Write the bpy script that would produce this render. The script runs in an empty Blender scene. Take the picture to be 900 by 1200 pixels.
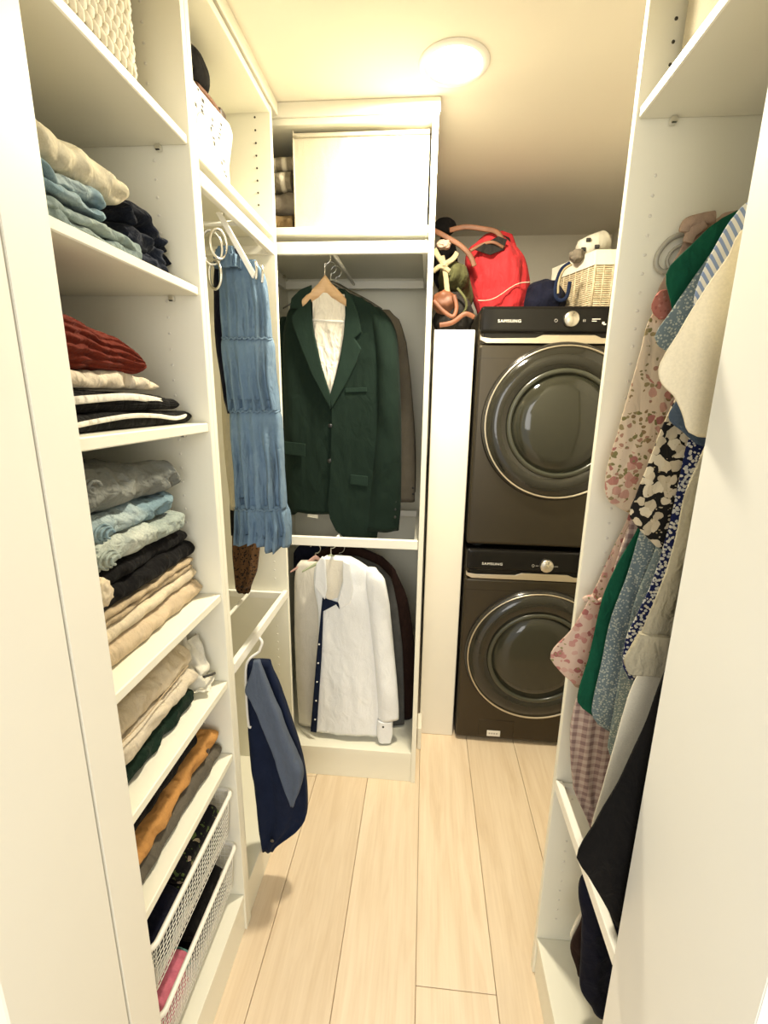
import bpy, bmesh, math, random
from mathutils import Vector, Matrix, noise
D = bpy.data
SC = bpy.context.scene
COL = SC.collection
PI = math.pi
random.seed(7)

# ------------------------------------------------------------------ camera
FPX, YAW, PITCH, ROLL, HCAM = 547.83, .0841, .2405, .0147, 1.5385
_cy, _sy, _cp, _sp = math.cos(YAW), math.sin(YAW), math.cos(PITCH), math.sin(PITCH)
FW = Vector((-_sy*_cp, _cy*_cp, -_sp)); RT = Vector((_cy, _sy, 0)); UP = RT.cross(FW)
_c, _s = math.cos(ROLL), math.sin(ROLL)
R_, U_ = _c*RT+_s*UP, -_s*RT+_c*UP
CAM = Vector((0, 0, HCAM))
cd = D.cameras.new('camera'); cam = D.objects.new('camera', cd); COL.objects.link(cam)
cd.sensor_fit = 'VERTICAL'; cd.sensor_height = 36; cd.lens = FPX*36/1200; cd.clip_start = .01
M = Matrix((R_, U_, -FW)).transposed().to_4x4(); M.translation = CAM
cam.matrix_world = M
SC.camera = cam

def ray(px, py): return FW+R_*((px-450)/FPX)-U_*((py-600)/FPX)
def on(ax, val, px, py):
    d = ray(px, py); return CAM+d*((val-CAM[ax])/d[ax])

# ------------------------------------------------------------------ world, lamps, exposure
w = D.worlds.new('world'); SC.world = w; w.use_nodes = True
bg = w.node_tree.nodes['Background']; bg.inputs[0].default_value = (1, .97, .90, 1); bg.inputs[1].default_value = .74
vs = SC.view_settings; vs.view_transform = 'Standard'; vs.look = 'None'; vs.gamma = 1; vs.exposure = 0.42
vs.use_curve_mapping = False
def area(name, loc, rot, size, power, col, shape='DISK', spread=PI):
    l = D.lights.new(name, 'AREA'); l.shape = shape; l.size = size; l.energy = power; l.color = col; l.spread = spread
    o = D.objects.new(name, l); COL.objects.link(o); o.location = loc; o.rotation_euler = rot; return o
LAMP = Vector((.042, 1.47, 2.386))
area('closet_downlight', LAMP-Vector((0, 0, .012)), (0, 0, 0), .125, 26, (1, .90, .70))
# the hallway window behind the doorway
wl = area('hall_window_light', (.1, -1.9, 1.75), (math.radians(82), 0, 0), 1.5, 28, (1, .98, .94), 'SQUARE')

# ------------------------------------------------------------------ materials
MATS = {}
class NT:
    def __init__(s, name, col=(.8, .8, .8), rough=.6, metal=0., spec=.5, sheen=0):
        s.m = D.materials.new(name); s.m.use_nodes = True; s.t = s.m.node_tree; s.n = s.t.nodes; s.l = s.t.links
        s.b = s.n['Principled BSDF']
        s.b.inputs['Base Color'].default_value = (*col, 1); s.b.inputs['Roughness'].default_value = rough
        s.b.inputs['Metallic'].default_value = metal; s.b.inputs['Specular IOR Level'].default_value = spec
        if sheen: s.b.inputs['Sheen Weight'].default_value = sheen*.15
        s.tc = s.n.new('ShaderNodeTexCoord'); s.co = s.tc.outputs['Object']
        MATS[name] = s.m
    def node(s, t, **k):
        n = s.n.new(t)
        for a, v in k.items():
            if a in n.inputs.keys() if isinstance(a, str) else False: n.inputs[a].default_value = v
            else: setattr(n, a, v)
        return n
    def map(s, scale=(1, 1, 1), rot=(0, 0, 0), loc=(0, 0, 0), src=None):
        n = s.n.new('ShaderNodeMapping'); n.inputs['Scale'].default_value = scale; n.inputs['Rotation'].default_value = rot
        n.inputs['Location'].default_value = loc
        s.l.new(src or s.co, n.inputs[0]); return n.outputs[0]
    def noise(s, scale, detail=3, rough=.5, src=None, dist=0):
        n = s.n.new('ShaderNodeTexNoise'); n.inputs['Scale'].default_value = scale; n.inputs['Detail'].default_value = detail
        n.inputs['Roughness'].default_value = rough; n.inputs['Distortion'].default_value = dist
        s.l.new(src or s.co, n.inputs['Vector']); return n
    def wave(s, scale, dist=0, dscale=1, axis='X', src=None, prof='SIN', dd=1):
        n = s.n.new('ShaderNodeTexWave'); n.inputs['Scale'].default_value = scale; n.inputs['Distortion'].default_value = dist
        n.inputs['Detail Scale'].default_value = dscale; n.inputs['Detail'].default_value = dd
        n.bands_direction = axis; n.wave_profile = prof
        s.l.new(src or s.co, n.inputs['Vector']); return n
    def vor(s, scale, src=None, feat='F1', rnd=1):
        n = s.n.new('ShaderNodeTexVoronoi'); n.feature = feat; n.inputs['Scale'].default_value = scale
        n.inputs['Randomness'].default_value = rnd
        s.l.new(src or s.co, n.inputs['Vector']); return n
    def ramp(s, fac, stops, const=False):
        n = s.n.new('ShaderNodeValToRGB'); e = n.color_ramp.elements
        if const: n.color_ramp.interpolation = 'CONSTANT'
        while len(e) < len(stops): e.new(.5)
        for el, (p, c) in zip(e, stops):
            el.position = p; el.color = (*c, 1) if len(c) == 3 else c
        s.l.new(fac, n.inputs[0]); return n.outputs[0]
    def mix(s, fac, a, b, typ='MIX'):
        n = s.n.new('ShaderNodeMix'); n.data_type = 'RGBA'; n.blend_type = typ
        for i, v in ((0, fac), (6, a), (7, b)):
            if isinstance(v, (int, float)): n.inputs[i].default_value = v
            elif isinstance(v, tuple): n.inputs[i].default_value = (*v, 1)
            else: s.l.new(v, n.inputs[i])
        return n.outputs[2]
    def math(s, op, a, b=0.):
        n = s.n.new('ShaderNodeMath'); n.operation = op
        for i, v in ((0, a), (1, b)):
            if isinstance(v, (int, float)): n.inputs[i].default_value = v
            else: s.l.new(v, n.inputs[i])
        return n.outputs[0]
    def col(s, sock): s.l.new(sock, s.b.inputs['Base Color'])
    def bump(s, sock, strength=.3, dist=.002):
        n = s.n.new('ShaderNodeBump'); n.inputs['Strength'].default_value = strength; n.inputs['Distance'].default_value = dist
        s.l.new(sock, n.inputs['Height'])
        if s.b.inputs['Normal'].is_linked: s.l.new(s.b.inputs['Normal'].links[0].from_socket, n.inputs['Normal'])
        s.l.new(n.outputs[0], s.b.inputs['Normal'])
BK, WH = (0, 0, 0), (1, 1, 1)
def plain(name, col, rough=.6, metal=0., spec=.5, var=.0, vs_=8, bump=0, bs=200):
    t = NT(name, col, rough, metal, spec)
    if var:
        n = t.noise(vs_, 3); t.col(t.ramp(n.outputs['Fac'], [(.3, tuple(c*(1-var) for c in col)), (.7, tuple(min(1, c*(1+var)) for c in col))]))
    if bump: t.bump(t.noise(bs, 2).outputs['Fac'], bump, .001)
    return t.m
def wrinkles(t, k=.5, sc=14, an=.35):
    """creases: soft broad folds plus finer directional ones"""
    t.bump(t.noise(sc, 2, .5, t.map((1, 1, an)), .6).outputs['Fac'], k, .05)
    t.bump(t.noise(sc*3.2, 2, .5, t.map((1, 1, an*1.4)), .8).outputs['Fac'], k*.7, .018)
def cloth(name, col, rough=.9, var=.12, weave=420, bump=.3, col2=None, wrinkle=.5, wscale=14, an=.35):
    t = NT(name, col, rough, 0, .15, .1)
    n = t.noise(18, 4); c2 = col2 or tuple(c*(1-var) for c in col)
    f = t.noise(weave, 2)
    base = t.ramp(n.outputs['Fac'], [(.3, c2), (.62, col)])
    t.col(t.mix(.12, base, t.mix(1., base, t.ramp(f.outputs['Fac'], [(.35, (.55, .55, .55)), (.65, (1.2, 1.2, 1.2))]), 'MULTIPLY')))
    if wrinkle: wrinkles(t, wrinkle, wscale, an)
    t.bump(f.outputs['Fac'], bump, .001)
    return t.m
def denim(name, col, light=None, an=1.):
    t = NT(name, col, .9, 0, .2, .2)
    n = t.noise(9, 5, .6); lt = light or tuple(min(1, c*1.5) for c in col)
    tw = t.wave(260, 2, 2, 'DIAGONAL')
    base = t.ramp(n.outputs['Fac'], [(.28, tuple(c*.85 for c in col)), (.5, col), (.72, lt)])
    t.col(t.mix(.3, base, t.mix(1., base, t.ramp(tw.outputs['Fac'], [(.2, (.55, .55, .6)), (.8, (1.15, 1.15, 1.15))]), 'MULTIPLY')))
    wrinkles(t, .6, 16, an); t.bump(tw.outputs['Fac'], .2, .001)
    return t.m
def spots(name, base, layers, rough=.9, warp=.012, wrinkle=.4):
    """printed cloth: layers of (scale, threshold, colours, randomness)"""
    t = NT(name, base, rough, 0, .2, .2)
    nz = t.noise(60, 2); add = t.n.new('ShaderNodeVectorMath'); add.operation = 'MULTIPLY_ADD'
    t.l.new(nz.outputs['Color'], add.inputs[0]); add.inputs[1].default_value = (warp,)*3; t.l.new(t.co, add.inputs[2])
    cur = base
    for i, (sc, thr, cols, den, *clu) in enumerate(layers):
        src = t.map(loc=(i*3.1, i*1.7, i*.9), src=add.outputs[0])
        v = t.vor(sc, src)
        if thr < 0:   # petals: whole cells with a gap of |thr| between them
            ve = t.vor(sc, src, 'DISTANCE_TO_EDGE'); mask = t.math('GREATER_THAN', ve.outputs['Distance'], -thr)
        else: mask = t.math('LESS_THAN', v.outputs['Distance'], thr)
        sep = t.n.new('ShaderNodeSeparateColor'); t.l.new(v.outputs['Color'], sep.inputs[0])
        if den < 1: mask = t.math('MULTIPLY', mask, t.math('LESS_THAN', sep.outputs[1], den))
        if clu:
            vc = t.vor(clu[0][0], src); mask = t.math('MULTIPLY', mask, t.math('LESS_THAN', vc.outputs['Distance'], clu[0][1]))
        k = len(cols)
        c = t.ramp(sep.outputs[0], [(j/k, cols[j]) for j in range(k)], True) if k > 1 else cols[0]
        cur = t.mix(mask, cur, c)
    t.col(cur)
    if wrinkle: wrinkles(t, wrinkle, 13, .3)
    t.bump(t.noise(500, 2).outputs['Fac'], .2, .001)
    return t.m
def paint(name, col, rough=.45, spec=.4, bump=.04, bs=90):
    t = NT(name, col, rough, 0, spec)
    n = t.noise(3, 4); t.col(t.ramp(n.outputs['Fac'], [(.3, tuple(c*.97 for c in col)), (.7, col)]))
    t.bump(t.noise(bs, 3).outputs['Fac'], bump, .001); return t.m
paint('wall_paint', (.80, .76, .66), .7)
paint('ceiling_paint', (.80, .75, .64), .75)
paint('white_melamine', (.85, .825, .69), .38)
paint('white_metal', (.87, .85, .76), .35, .5)
paint('trim_paint', (.85, .82, .71), .45); paint('daylit_jamb_paint', (.86, .85, .78), .45)
plain('hole_dark', (.05, .045, .03), .8); plain('plug_white', (.75, .72, .63), .5)
plain('chrome', (.75, .74, .70), .18, 1.); plain('dark_steel', (.16, .15, .13), .35, 1.)
plain('plastic_white', (.85, .83, .78), .35)
t = NT('oak_floor', (.7, .55, .4), .42, 0, .35)
gm = t.map((1, .09, 1)); g1 = t.noise(26, 6, .6, gm, .6); g2 = t.noise(150, 3, .5, t.map((1, .03, 1)))
kn = t.vor(2.1, t.map((1.6, .55, 1)))
oi = t.n.new('ShaderNodeObjectInfo')
c = t.ramp(g1.outputs['Fac'], [(.28, (.66, .52, .36)), (.5, (.74, .61, .45)), (.72, (.79, .67, .51))])
c = t.mix(.09, c, t.ramp(g2.outputs['Fac'], [(.35, (.5, .35, .22)), (.6, (.85, .72, .55))]))
c = t.mix(t.ramp(kn.outputs['Distance'], [(.0, (.75,)*3), (.05, (.35,)*3), (.11, BK)]), c, (.42, .27, .15))
tint = t.ramp(oi.outputs['Random'], [(0, (.94, .92, .88)), (1, (1.05, 1.04, 1.02))])
t.col(t.mix(1., c, tint, 'MULTIPLY')); t.bump(g2.outputs['Fac'], .12, .001)
plain('floor_gap', (.40, .30, .20), .9)
# garments
cloth('cream_twill', (.74, .69, .55), var=.04, wrinkle=.2, wscale=8); cloth('cream_cotton', (.56, .51, .37)); cloth('ivory_twill', (.66, .56, .40)); cloth('white_cotton', (.70, .67, .56), var=.04, wrinkle=.2)
cloth('offwhite_knit', (.64, .56, .43), weave=180, bump=.7); cloth('khaki_twill', (.46, .36, .23)); cloth('sand_twill', (.58, .46, .31))
cloth('tan_twill', (.60, .48, .30)); cloth('black_cotton', (.005, .0045, .0045), var=.3); cloth('black_wool', (.007, .006, .0055), var=.3)
cloth('navy_cotton', (.006, .007, .018), var=.3); cloth('navy_suit', (.008, .014, .038), var=.2, wrinkle=.25); cloth('slate_suit', (.095, .118, .165), var=.1, wrinkle=.35)
cloth('camel_cotton', (.52, .26, .08), var=.15); cloth('grey_cotton', (.12, .105, .08), var=.15); cloth('pink_cotton', (.66, .19, .26), var=.2)
cloth('teal_cotton', (.14, .32, .30)); cloth('boucle_green', (.008, .022, .013), weave=120, bump=1., var=.4)
cloth('rust_knit', (.13, .018, .008), weave=260, bump=.6, var=.2)
cloth('black_knit', (.006, .0055, .005), weave=220, bump=.7); cloth('white_knit', (.78, .74, .64), weave=220, bump=.7)
denim('pale_denim', (.21, .27, .26), (.36, .42, .37)); denim('grey_denim', (.17, .18, .165), (.22, .23, .205)); denim('light_denim', (.18, .27, .31), (.38, .45, .44))
denim('bleached_denim', (.32, .37, .33), (.50, .53, .46)); denim('dark_denim', (.005, .007, .014), (.015, .02, .035))
denim('mid_denim', (.13, .205, .29), (.19, .275, .36), .3); denim('shirt_denim', (.060, .090, .140), (.09, .125, .18))
cloth('green_wool', (.0085, .0195, .0135), weave=300, var=.12, wrinkle=.4, wscale=7); cloth('green_wool_edge', (.013, .028, .020), weave=300, wrinkle=.1)
cloth('lining_white', (.78, .73, .62), var=.1, wrinkle=.8); cloth('taupe_wool', (.14, .12, .088), wrinkle=.2); cloth('shirt_white', (.84, .86, .87), var=.0, wrinkle=.35, wscale=9, bump=.1)
cloth('beige_and_shaded_white', (.74, .70, .60), var=.04, wrinkle=.4, wscale=8); cloth('brown_suede', (.022, .010, .007), var=.2); cloth('grey_tweed', (.085, .085, .08), var=.3, weave=160, wrinkle=.2); cloth('linen', (.36, .325, .235), weave=260, bump=.8, wscale=24)
cloth('cream_knit', (.72, .64, .46), weave=320, bump=.12, wrinkle=.3, wscale=6, an=.3, var=.03); cloth('green_knit', (.006, .080, .042), weave=150, bump=.7, var=.2)
cloth('blush', (.46, .33, .25)); cloth('box_canvas', (.56, .51, .385), var=.03, wrinkle=.12, wscale=5); cloth('red_canvas', (.42, .026, .030), var=.14, wrinkle=.7, wscale=9)
cloth('olive_canvas', (.075, .075, .030), var=.25); cloth('strap_webbing', (.30, .25, .15)); cloth('charcoal', (.016, .014, .012), var=.2); cloth('grey_fleece', (.20, .17, .13), var=.2, weave=120)
cloth('brown_fleece', (.15, .10, .045), var=.2)
plain('leather', (.13, .050, .020), .65, var=.25, vs_=20, bump=.2); plain('leather_cognac', (.13, .042, .014), .6, var=.3, vs_=14, bump=.2); plain('leather_dark', (.05, .03, .02), .4, var=.2)
spots('pink_floral', (.58, .43, .34), [(60, .44, [(.40, .17, .15), (.48, .25, .21), (.32, .12, .11), (.52, .32, .26)], .85, (8, .58)), (130, .36, [(.24, .23, .10), (.30, .17, .12)], .6, (11, .60)), (40, .25, [(.46, .22, .19)], .12)], warp=.012)
spots('ivory_floral', (.62, .50, .37), [(95, .40, [(.19, .17, .07), (.24, .16, .08), (.28, .22, .11), (.36, .20, .14)], .8, (10, .58)), (52, .44, [(.42, .19, .15), (.50, .28, .22), (.34, .14, .12)], .85, (6.5, .42)), (120, .33, [(.22, .18, .09)], .10)], warp=.012)
spots('dark_bloom', (.010, .009, .008), [(66, .60, [(.56, .48, .34), (.48, .41, .29), (.60, .53, .39)], .86), (66, .10, [(.30, .24, .13)], .6), (140, .30, [(.44, .38, .26)], .25)], warp=.016)
spots('ditsy_blue', (.145, .19, .205), [(250, .44, [(.42, .44, .37), (.36, .39, .35)], .75)], warp=.003)
spots('ditsy_teal', (.20, .25, .24), [(270, .44, [(.46, .48, .40)], .75)], warp=.003)
spots('navy_dot', (.008, .014, .070), [(190, .50, [(.62, .60, .52), (.52, .53, .52)], .78)], warp=.004)
spots('leopard', (.10, .050, .020), [(120, .40, [(.010, .007, .005)], .9), (120, .15, [(.14, .07, .025)], .9)], warp=.02)
spots('floral_dark', (.008, .008, .010), [(60, -.08, [(.34, .29, .18), (.08, .12, .035), (.38, .30, .22)], .30), (110, .3, [(.09, .13, .04)], .25)], warp=.02)
t = NT('gingham', (.6, .5, .45), .9, 0, .2, .2)
a = t.math('GREATER_THAN', t.wave(17, 0, axis='X').outputs['Fac'], .5); b = t.math('GREATER_THAN', t.wave(17, 0, axis='Z').outputs['Fac'], .5)
s2 = t.math('ADD', a, b); t.col(t.ramp(t.math('MULTIPLY', s2, .5), [(0, (.52, .41, .34)), (.4, (.40, .29, .25)), (.9, (.25, .165, .15))], True))
t.bump(t.noise(14, 3).outputs['Fac'], .4, .02)
t = NT('blue_stripe', (.7, .7, .7), .9, 0, .2, .2)
t.col(t.ramp(t.wave(36, .4, .6, 'X', t.map(rot=(0, .55, 0))).outputs['Fac'], [(.0, (.62, .62, .58)), (.52, (.20, .27, .44))], True)); t.bump(t.noise(14, 3).outputs['Fac'], .4, .02)
t = NT('blanket_stripe', (.5, .5, .4), .95, 0, .2, .2)
t.col(t.ramp(t.wave(9, .3, 1, 'X').outputs['Fac'], [(.0, (.20, .17, .12)), (.5, (.42, .37, .28)), (.8, (.62, .57, .45))], True)); t.bump(t.noise(120, 3).outputs['Fac'], .6, .004)
t = NT('hanger_wood', (.6, .4, .22), .45, 0, .4); t.col(t.ramp(t.noise(22, 5, .6, t.map((.2, 1, 2))).outputs['Fac'], [(.3, (.52, .33, .17)), (.7, (.68, .47, .27))]))
t = NT('wicker', (.6, .5, .33), .7, 0, .3); t.col(t.ramp(t.noise(70, 3).outputs['Fac'], [(.3, (.44, .35, .21)), (.7, (.70, .60, .42))]))
t = NT('white_rope', (.75, .7, .58), .8, 0, .3); t.col(t.ramp(t.noise(90, 3).outputs['Fac'], [(.3, (.64, .58, .44)), (.7, (.82, .77, .64))])); t.bump(t.noise(400, 2).outputs['Fac'], .4, .001)
plain('black_stainless', (.058, .049, .035), .32, .8, .5, var=.06, vs_=3)
plain('gloss_black', (.006, .0055, .005), .12, 0, .25); plain('door_rim', (.020, .018, .014), .15, 0, .6)
plain('door_glass', (.026, .026, .017), .06, 0, .55); plain('door_ring_glass', (.018, .017, .012), .10, 0, .55); plain('drum_bowl', (.040, .042, .028), .25, 0, .6)
plain('satin_silver', (.62, .56, .46), .32, 1.); plain('dial_metal', (.60, .57, .50), .30, 1., var=.1); plain('print_white', (.75, .73, .66), .5); plain('print_grey', (.40, .38, .34), .5)
plain('ink_black', (.03, .028, .025), .7); plain('clear_plastic', (.42, .40, .33), .25); plain('hanger_pink', (.60, .36, .30), .5); plain('hanger_green', (.38, .42, .26), .5); plain('rubber', (.02, .02, .02), .8)
plain('button_horn', (.008, .008, .007), .35); plain('button_white', (.8, .8, .78), .3); plain('paper_bag', (.83, .80, .71), .6, var=.03)
t = NT('lamp_lens', (1, 1, 1), .5); t.b.inputs['Emission Color'].default_value = (1, .93, .78, 1); t.b.inputs['Emission Strength'].default_value = 9

# ------------------------------------------------------------------ builders
ORI = {}
def _link(o, parent, origin):
    COL.objects.link(o)
    if parent is not None: o.parent = parent; ORI[o.name] = ORI[parent.name]
    else: o.location = origin; ORI[o.name] = origin
def tag(o, label, cat, group=None):
    o['label'] = label; o['category'] = cat
    if group: o['group'] = group
    return o
def thing(name, label, cat, loc, group=None):
    o = D.objects.new(name, None); o.empty_display_size = .02; _link(o, None, Vector(loc)); return tag(o, label, cat, group)
class MB:
    def __init__(s): s.v = []; s.f = []; s.sm = []
    def add(s, vs, fs, smooth=True):
        k = len(s.v); s.v += [Vector(v) for v in vs]; s.f += [tuple(i+k for i in f) for f in fs]; s.sm += [smooth]*len(fs); return s
    def build(s, name, mat, parent=None, origin=None, label=None, kind=None):
        if parent is not None: org = ORI[parent.name]
        elif origin is not None: org = Vector(origin)
        else:
            xs = [v.x for v in s.v]; ys = [v.y for v in s.v]
            org = Vector(((min(xs)+max(xs))/2, (min(ys)+max(ys))/2, min(v.z for v in s.v)))
        me = D.meshes.new(name); me.from_pydata([v-org for v in s.v], [], s.f)
        me.polygons.foreach_set('use_smooth', s.sm)
        bm = bmesh.new(); bm.from_mesh(me); bmesh.ops.recalc_face_normals(bm, faces=bm.faces); bm.to_mesh(me); bm.free()
        me.materials.append(MATS[mat] if isinstance(mat, str) else mat); me.update()
        o = D.objects.new(name, me); _link(o, parent, org)
        if label: o['label'] = label
        if kind: o['kind'] = kind
        return o
    def bm(s, bm, smooth=False):
        bm.verts.ensure_lookup_table(); bm.verts.index_update()
        s.add([v.co.copy() for v in bm.verts], [[v.index for v in f.verts] for f in bm.faces], smooth); bm.free(); return s
    def box(s, x0, x1, y0, y1, z0, z1, bev=.0015, seg=1, smooth=False):
        x0, x1 = sorted((x0, x1)); y0, y1 = sorted((y0, y1)); z0, z1 = sorted((z0, z1))
        bm = bmesh.new(); bmesh.ops.create_cube(bm, size=1)
        for v in bm.verts: v.co = Vector(((x0+x1)/2+v.co.x*(x1-x0), (y0+y1)/2+v.co.y*(y1-y0), (z0+z1)/2+v.co.z*(z1-z0)))
        if bev: bmesh.ops.bevel(bm, geom=list(bm.edges), offset=min(bev, .45*min(x1-x0, y1-y0, z1-z0)), segments=seg, profile=.5, affect='EDGES')
        return s.bm(bm, smooth)
    def tube(s, pts, r, n=8, closed=False, cap=True):
        pts = [Vector(p) for p in pts]; N = len(pts); rr = r if isinstance(r, (list, tuple)) else [r]*N
        rings = []; prev = None
        for i, p in enumerate(pts):
            a = pts[i-1] if (i or closed) else p; b = pts[(i+1) % N] if (i < N-1 or closed) else p
            t = (b-a).normalized() if (b-a).length > 1e-9 else Vector((0, 0, 1))
            if prev is None:
                u = t.cross(Vector((0, 0, 1)))
                if u.length < .05: u = t.cross(Vector((1, 0, 0)))
            else: u = prev-t*prev.dot(t)
            u.normalize(); prev = u; w_ = t.cross(u)
            rings.append([p+(u*math.cos(q*2*PI/n)+w_*math.sin(q*2*PI/n))*rr[i] for q in range(n)])
        return s.rings(rings, closed, cap)
    def rings(s, rings, closed=False, cap=True, smooth=True):
        n = len(rings[0]); N = len(rings); vs = [v for r in rings for v in r]; fs = []
        for i in range(N if closed else N-1):
            j = (i+1) % N
            for q in range(n): fs.append((i*n+q, i*n+(q+1) % n, j*n+(q+1) % n, j*n+q))
        if cap and not closed:
            for r, sgn in ((0, 1), (N-1, -1)):
                c = sum(rings[r], Vector())/n; k = len(vs); vs.append(c)
                fs += [(k, r*n+(q+1) % n, r*n+q) for q in range(n)]
        return s.add(vs, fs, smooth)
    def lathe(s, c, prof, axis='z', n=40, ax_dir=None):
        """prof: (radius, offset along axis)"""
        rings = []
        for r, h in prof:
            ring = []
            for q in range(n):
                a = q*2*PI/n
                if axis == 'z': ring.append(Vector((c[0]+r*math.cos(a), c[1]+r*math.sin(a), c[2]+h)))
                elif axis == 'y': ring.append(Vector((c[0]+r*math.cos(a), c[1]+h, c[2]+r*math.sin(a))))
                else: ring.append(Vector((c[0]+h, c[1]+r*math.cos(a), c[2]+r*math.sin(a))))
            rings.append(ring)
        return s.rings(rings)
    def poly(s, pts, d, bev=.002, seg=2, smooth=False):
        """flat outline (3-D points) given thickness along vector d"""
        bm = bmesh.new(); vs = [bm.verts.new(p) for p in pts]; f = bm.faces.new(vs)
        ex = bmesh.ops.extrude_face_region(bm, geom=[f]); nv = [g for g in ex['geom'] if isinstance(g, bmesh.types.BMVert)]
        bmesh.ops.translate(bm, verts=nv, vec=Vector(d))
        if bev: bmesh.ops.bevel(bm, geom=list(bm.edges), offset=bev, segments=seg, profile=.5, affect='EDGES')
        bmesh.ops.triangulate(bm, faces=[f for f in bm.faces if len(f.verts) > 4])
        return s.bm(bm, smooth)
def spline(pts, n, closed=False):
    pts = [Vector(p) for p in pts]; N = len(pts); out = []
    segs = N if closed else N-1
    for k in range(n if closed else n+1):
        u = k/n*segs; i = min(int(u), segs-1); t_ = u-i
        g = (lambda j: pts[j % N]) if closed else (lambda j: pts[max(0, min(N-1, j))])
        p0, p1, p2, p3 = g(i-1), g(i), g(i+1), g(i+2)
        out.append(.5*((2*p1)+(p2-p0)*t_+(2*p0-5*p1+4*p2-p3)*t_*t_+(3*p1-p0-3*p2+p3)*t_**3))
    return out
def lin(tab, x):
    if x <= tab[0][0]: return tab[0][1]
    for (a, b), (c_, d_) in zip(tab, tab[1:]):
        if x <= c_:
            k = (x-a)/(c_-a); k = k*k*(3-2*k); return b+(d_-b)*k
    return tab[-1][1]
def nz(x, y=0, z=0): return noise.noise(Vector((x, y, z)))
def sg(x): return -1. if x < 0 else 1.

# folded garment on a shelf: n folded layers, rounded fold towards the aisle (+x)
def fold_mesh(xf, xb, y0, y1, z0, z1, n=2, seed=0, tilt=0, wob=.004, prof=None, rib=None, lean=0, ny=44, rend=1, skew=0):
    m = MB(); t_ = (z1-z0)/n
    rnd = random.Random(seed)
    for L in range(n):
        h = t_/2*.99; zc = z0+(L+.5)*t_; re = min(.6*t_, .02)*rend
        a0, a1 = y0+rnd.uniform(0, .008), y1-rnd.uniform(0, .012); fx = xf-rnd.uniform(0, .010); so = seed*3.7+L*1.9
        rings = []
        for k in range(ny+1):
            s_ = k/ny; s_ = .5-.5*math.cos(PI*s_)*(1 if abs(math.cos(PI*s_)) < .999 else 1)
            y = a0+(a1-a0)*s_; dd = min(y-a0, a1-y)
            e = 1 if dd >= re else max(0, 1-(1-dd/re)**2.6)**(1/2.6); e = max(e, .12)
            sc = lin(prof, s_) if prof else 1
            hh = h*e*sc; base = z0+(zc-z0)*sc
            ring = []
            fj = fx+.007*nz(y*9, so)
            per = []
            nq = 48 if rib else 12
            for q in range(nq+1): a = PI/2-PI*q/nq; per.append((fj-hh+hh*math.cos(a)*1.0, hh*math.sin(a)))
            for q in range(1, 8): per.append((fj-hh-(fj-hh-xb)*q/8, -hh))
            for q in range(7): a = -PI/2-PI*q/6; per.append((xb+hh*.6+hh*.6*math.cos(a), hh*math.sin(a)))
            for q in range(7, 0, -1): per.append((fj-hh-(fj-hh-xb)*q/8, hh))
            for i, (px, pz) in enumerate(per):
                up = (pz+hh)/(2*hh+1e-9); x = px; zz = base+pz
                if rib and L >= rib[2]:
                    ph = math.atan2(pz, (px-(fj-hh))) if px > fj-hh else (px*60 if pz > 0 else 0)
                    rr = 1+rib[1]*math.sin(rib[0]*math.asin(max(-1, min(1, pz/hh)))*2) if px > fj-hh*1.0 else 1
                    x = fj-hh+(px-(fj-hh))*rr if px > fj-hh else px
                d = wob*nz(x*11, y*11, so)*(.3+.7*up)+.5*wob*nz(x*40, y*34, so+5)+.3*wob*nz(x*20, y*90, so+8)
                if px > fj-hh*1.2: x += .9*wob*nz(y*38, zz*60, so+2)+skew*s_
                frontness = max(0, (x-xb)/(xf-xb))
                zz += d*min(1, up*2.2+(L > 0)*.5) if True else 0
                zz += (tilt*s_*s_+lean*frontness)*((zz-z0)/(z1-z0+1e-9))
                ring.append(Vector((x, y, max(zz, z0+.0006))))
            rings.append(ring)
        m.rings(rings)
    return m
def fold(name, label, cat, mat, xf, xb, y0, y1, z0, z1, n=2, seed=0, group=None, **k):
    o = fold_mesh(xf, xb, y0, y1, z0, z1, n, seed, **k).build(name, mat); tag(o, label, cat, group); return o
def crumple(name, label, cat, mat, c, r, seed=0, amp=.35, fr=2.2, flat=True, sub=5, parent=None):
    bm = bmesh.new(); bmesh.ops.create_icosphere(bm, subdivisions=sub, radius=1)
    for v in bm.verts:
        p = v.co.copy(); d = noise.ridged_multi_fractal(p*fr*.5+Vector((seed*3.1, seed, 0)), 1., 2.1, 3, 1., 2.)*.3-.35
        d += nz(p.x*fr+seed, p.y*fr, p.z*fr)*.6
        k = 1+amp*d; q = Vector((p.x*r[0]*k, p.y*r[1]*k, p.z*r[2]*k))
        if flat: q.z = max(q.z, -r[2]*.62)
        v.co = Vector(c)+q
    lo = min(v.co.z for v in bm.verts)
    m = MB().bm(bm, True); o = m.build(name, mat, parent)
    if parent is None: tag(o, label, cat)
    return o
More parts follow.
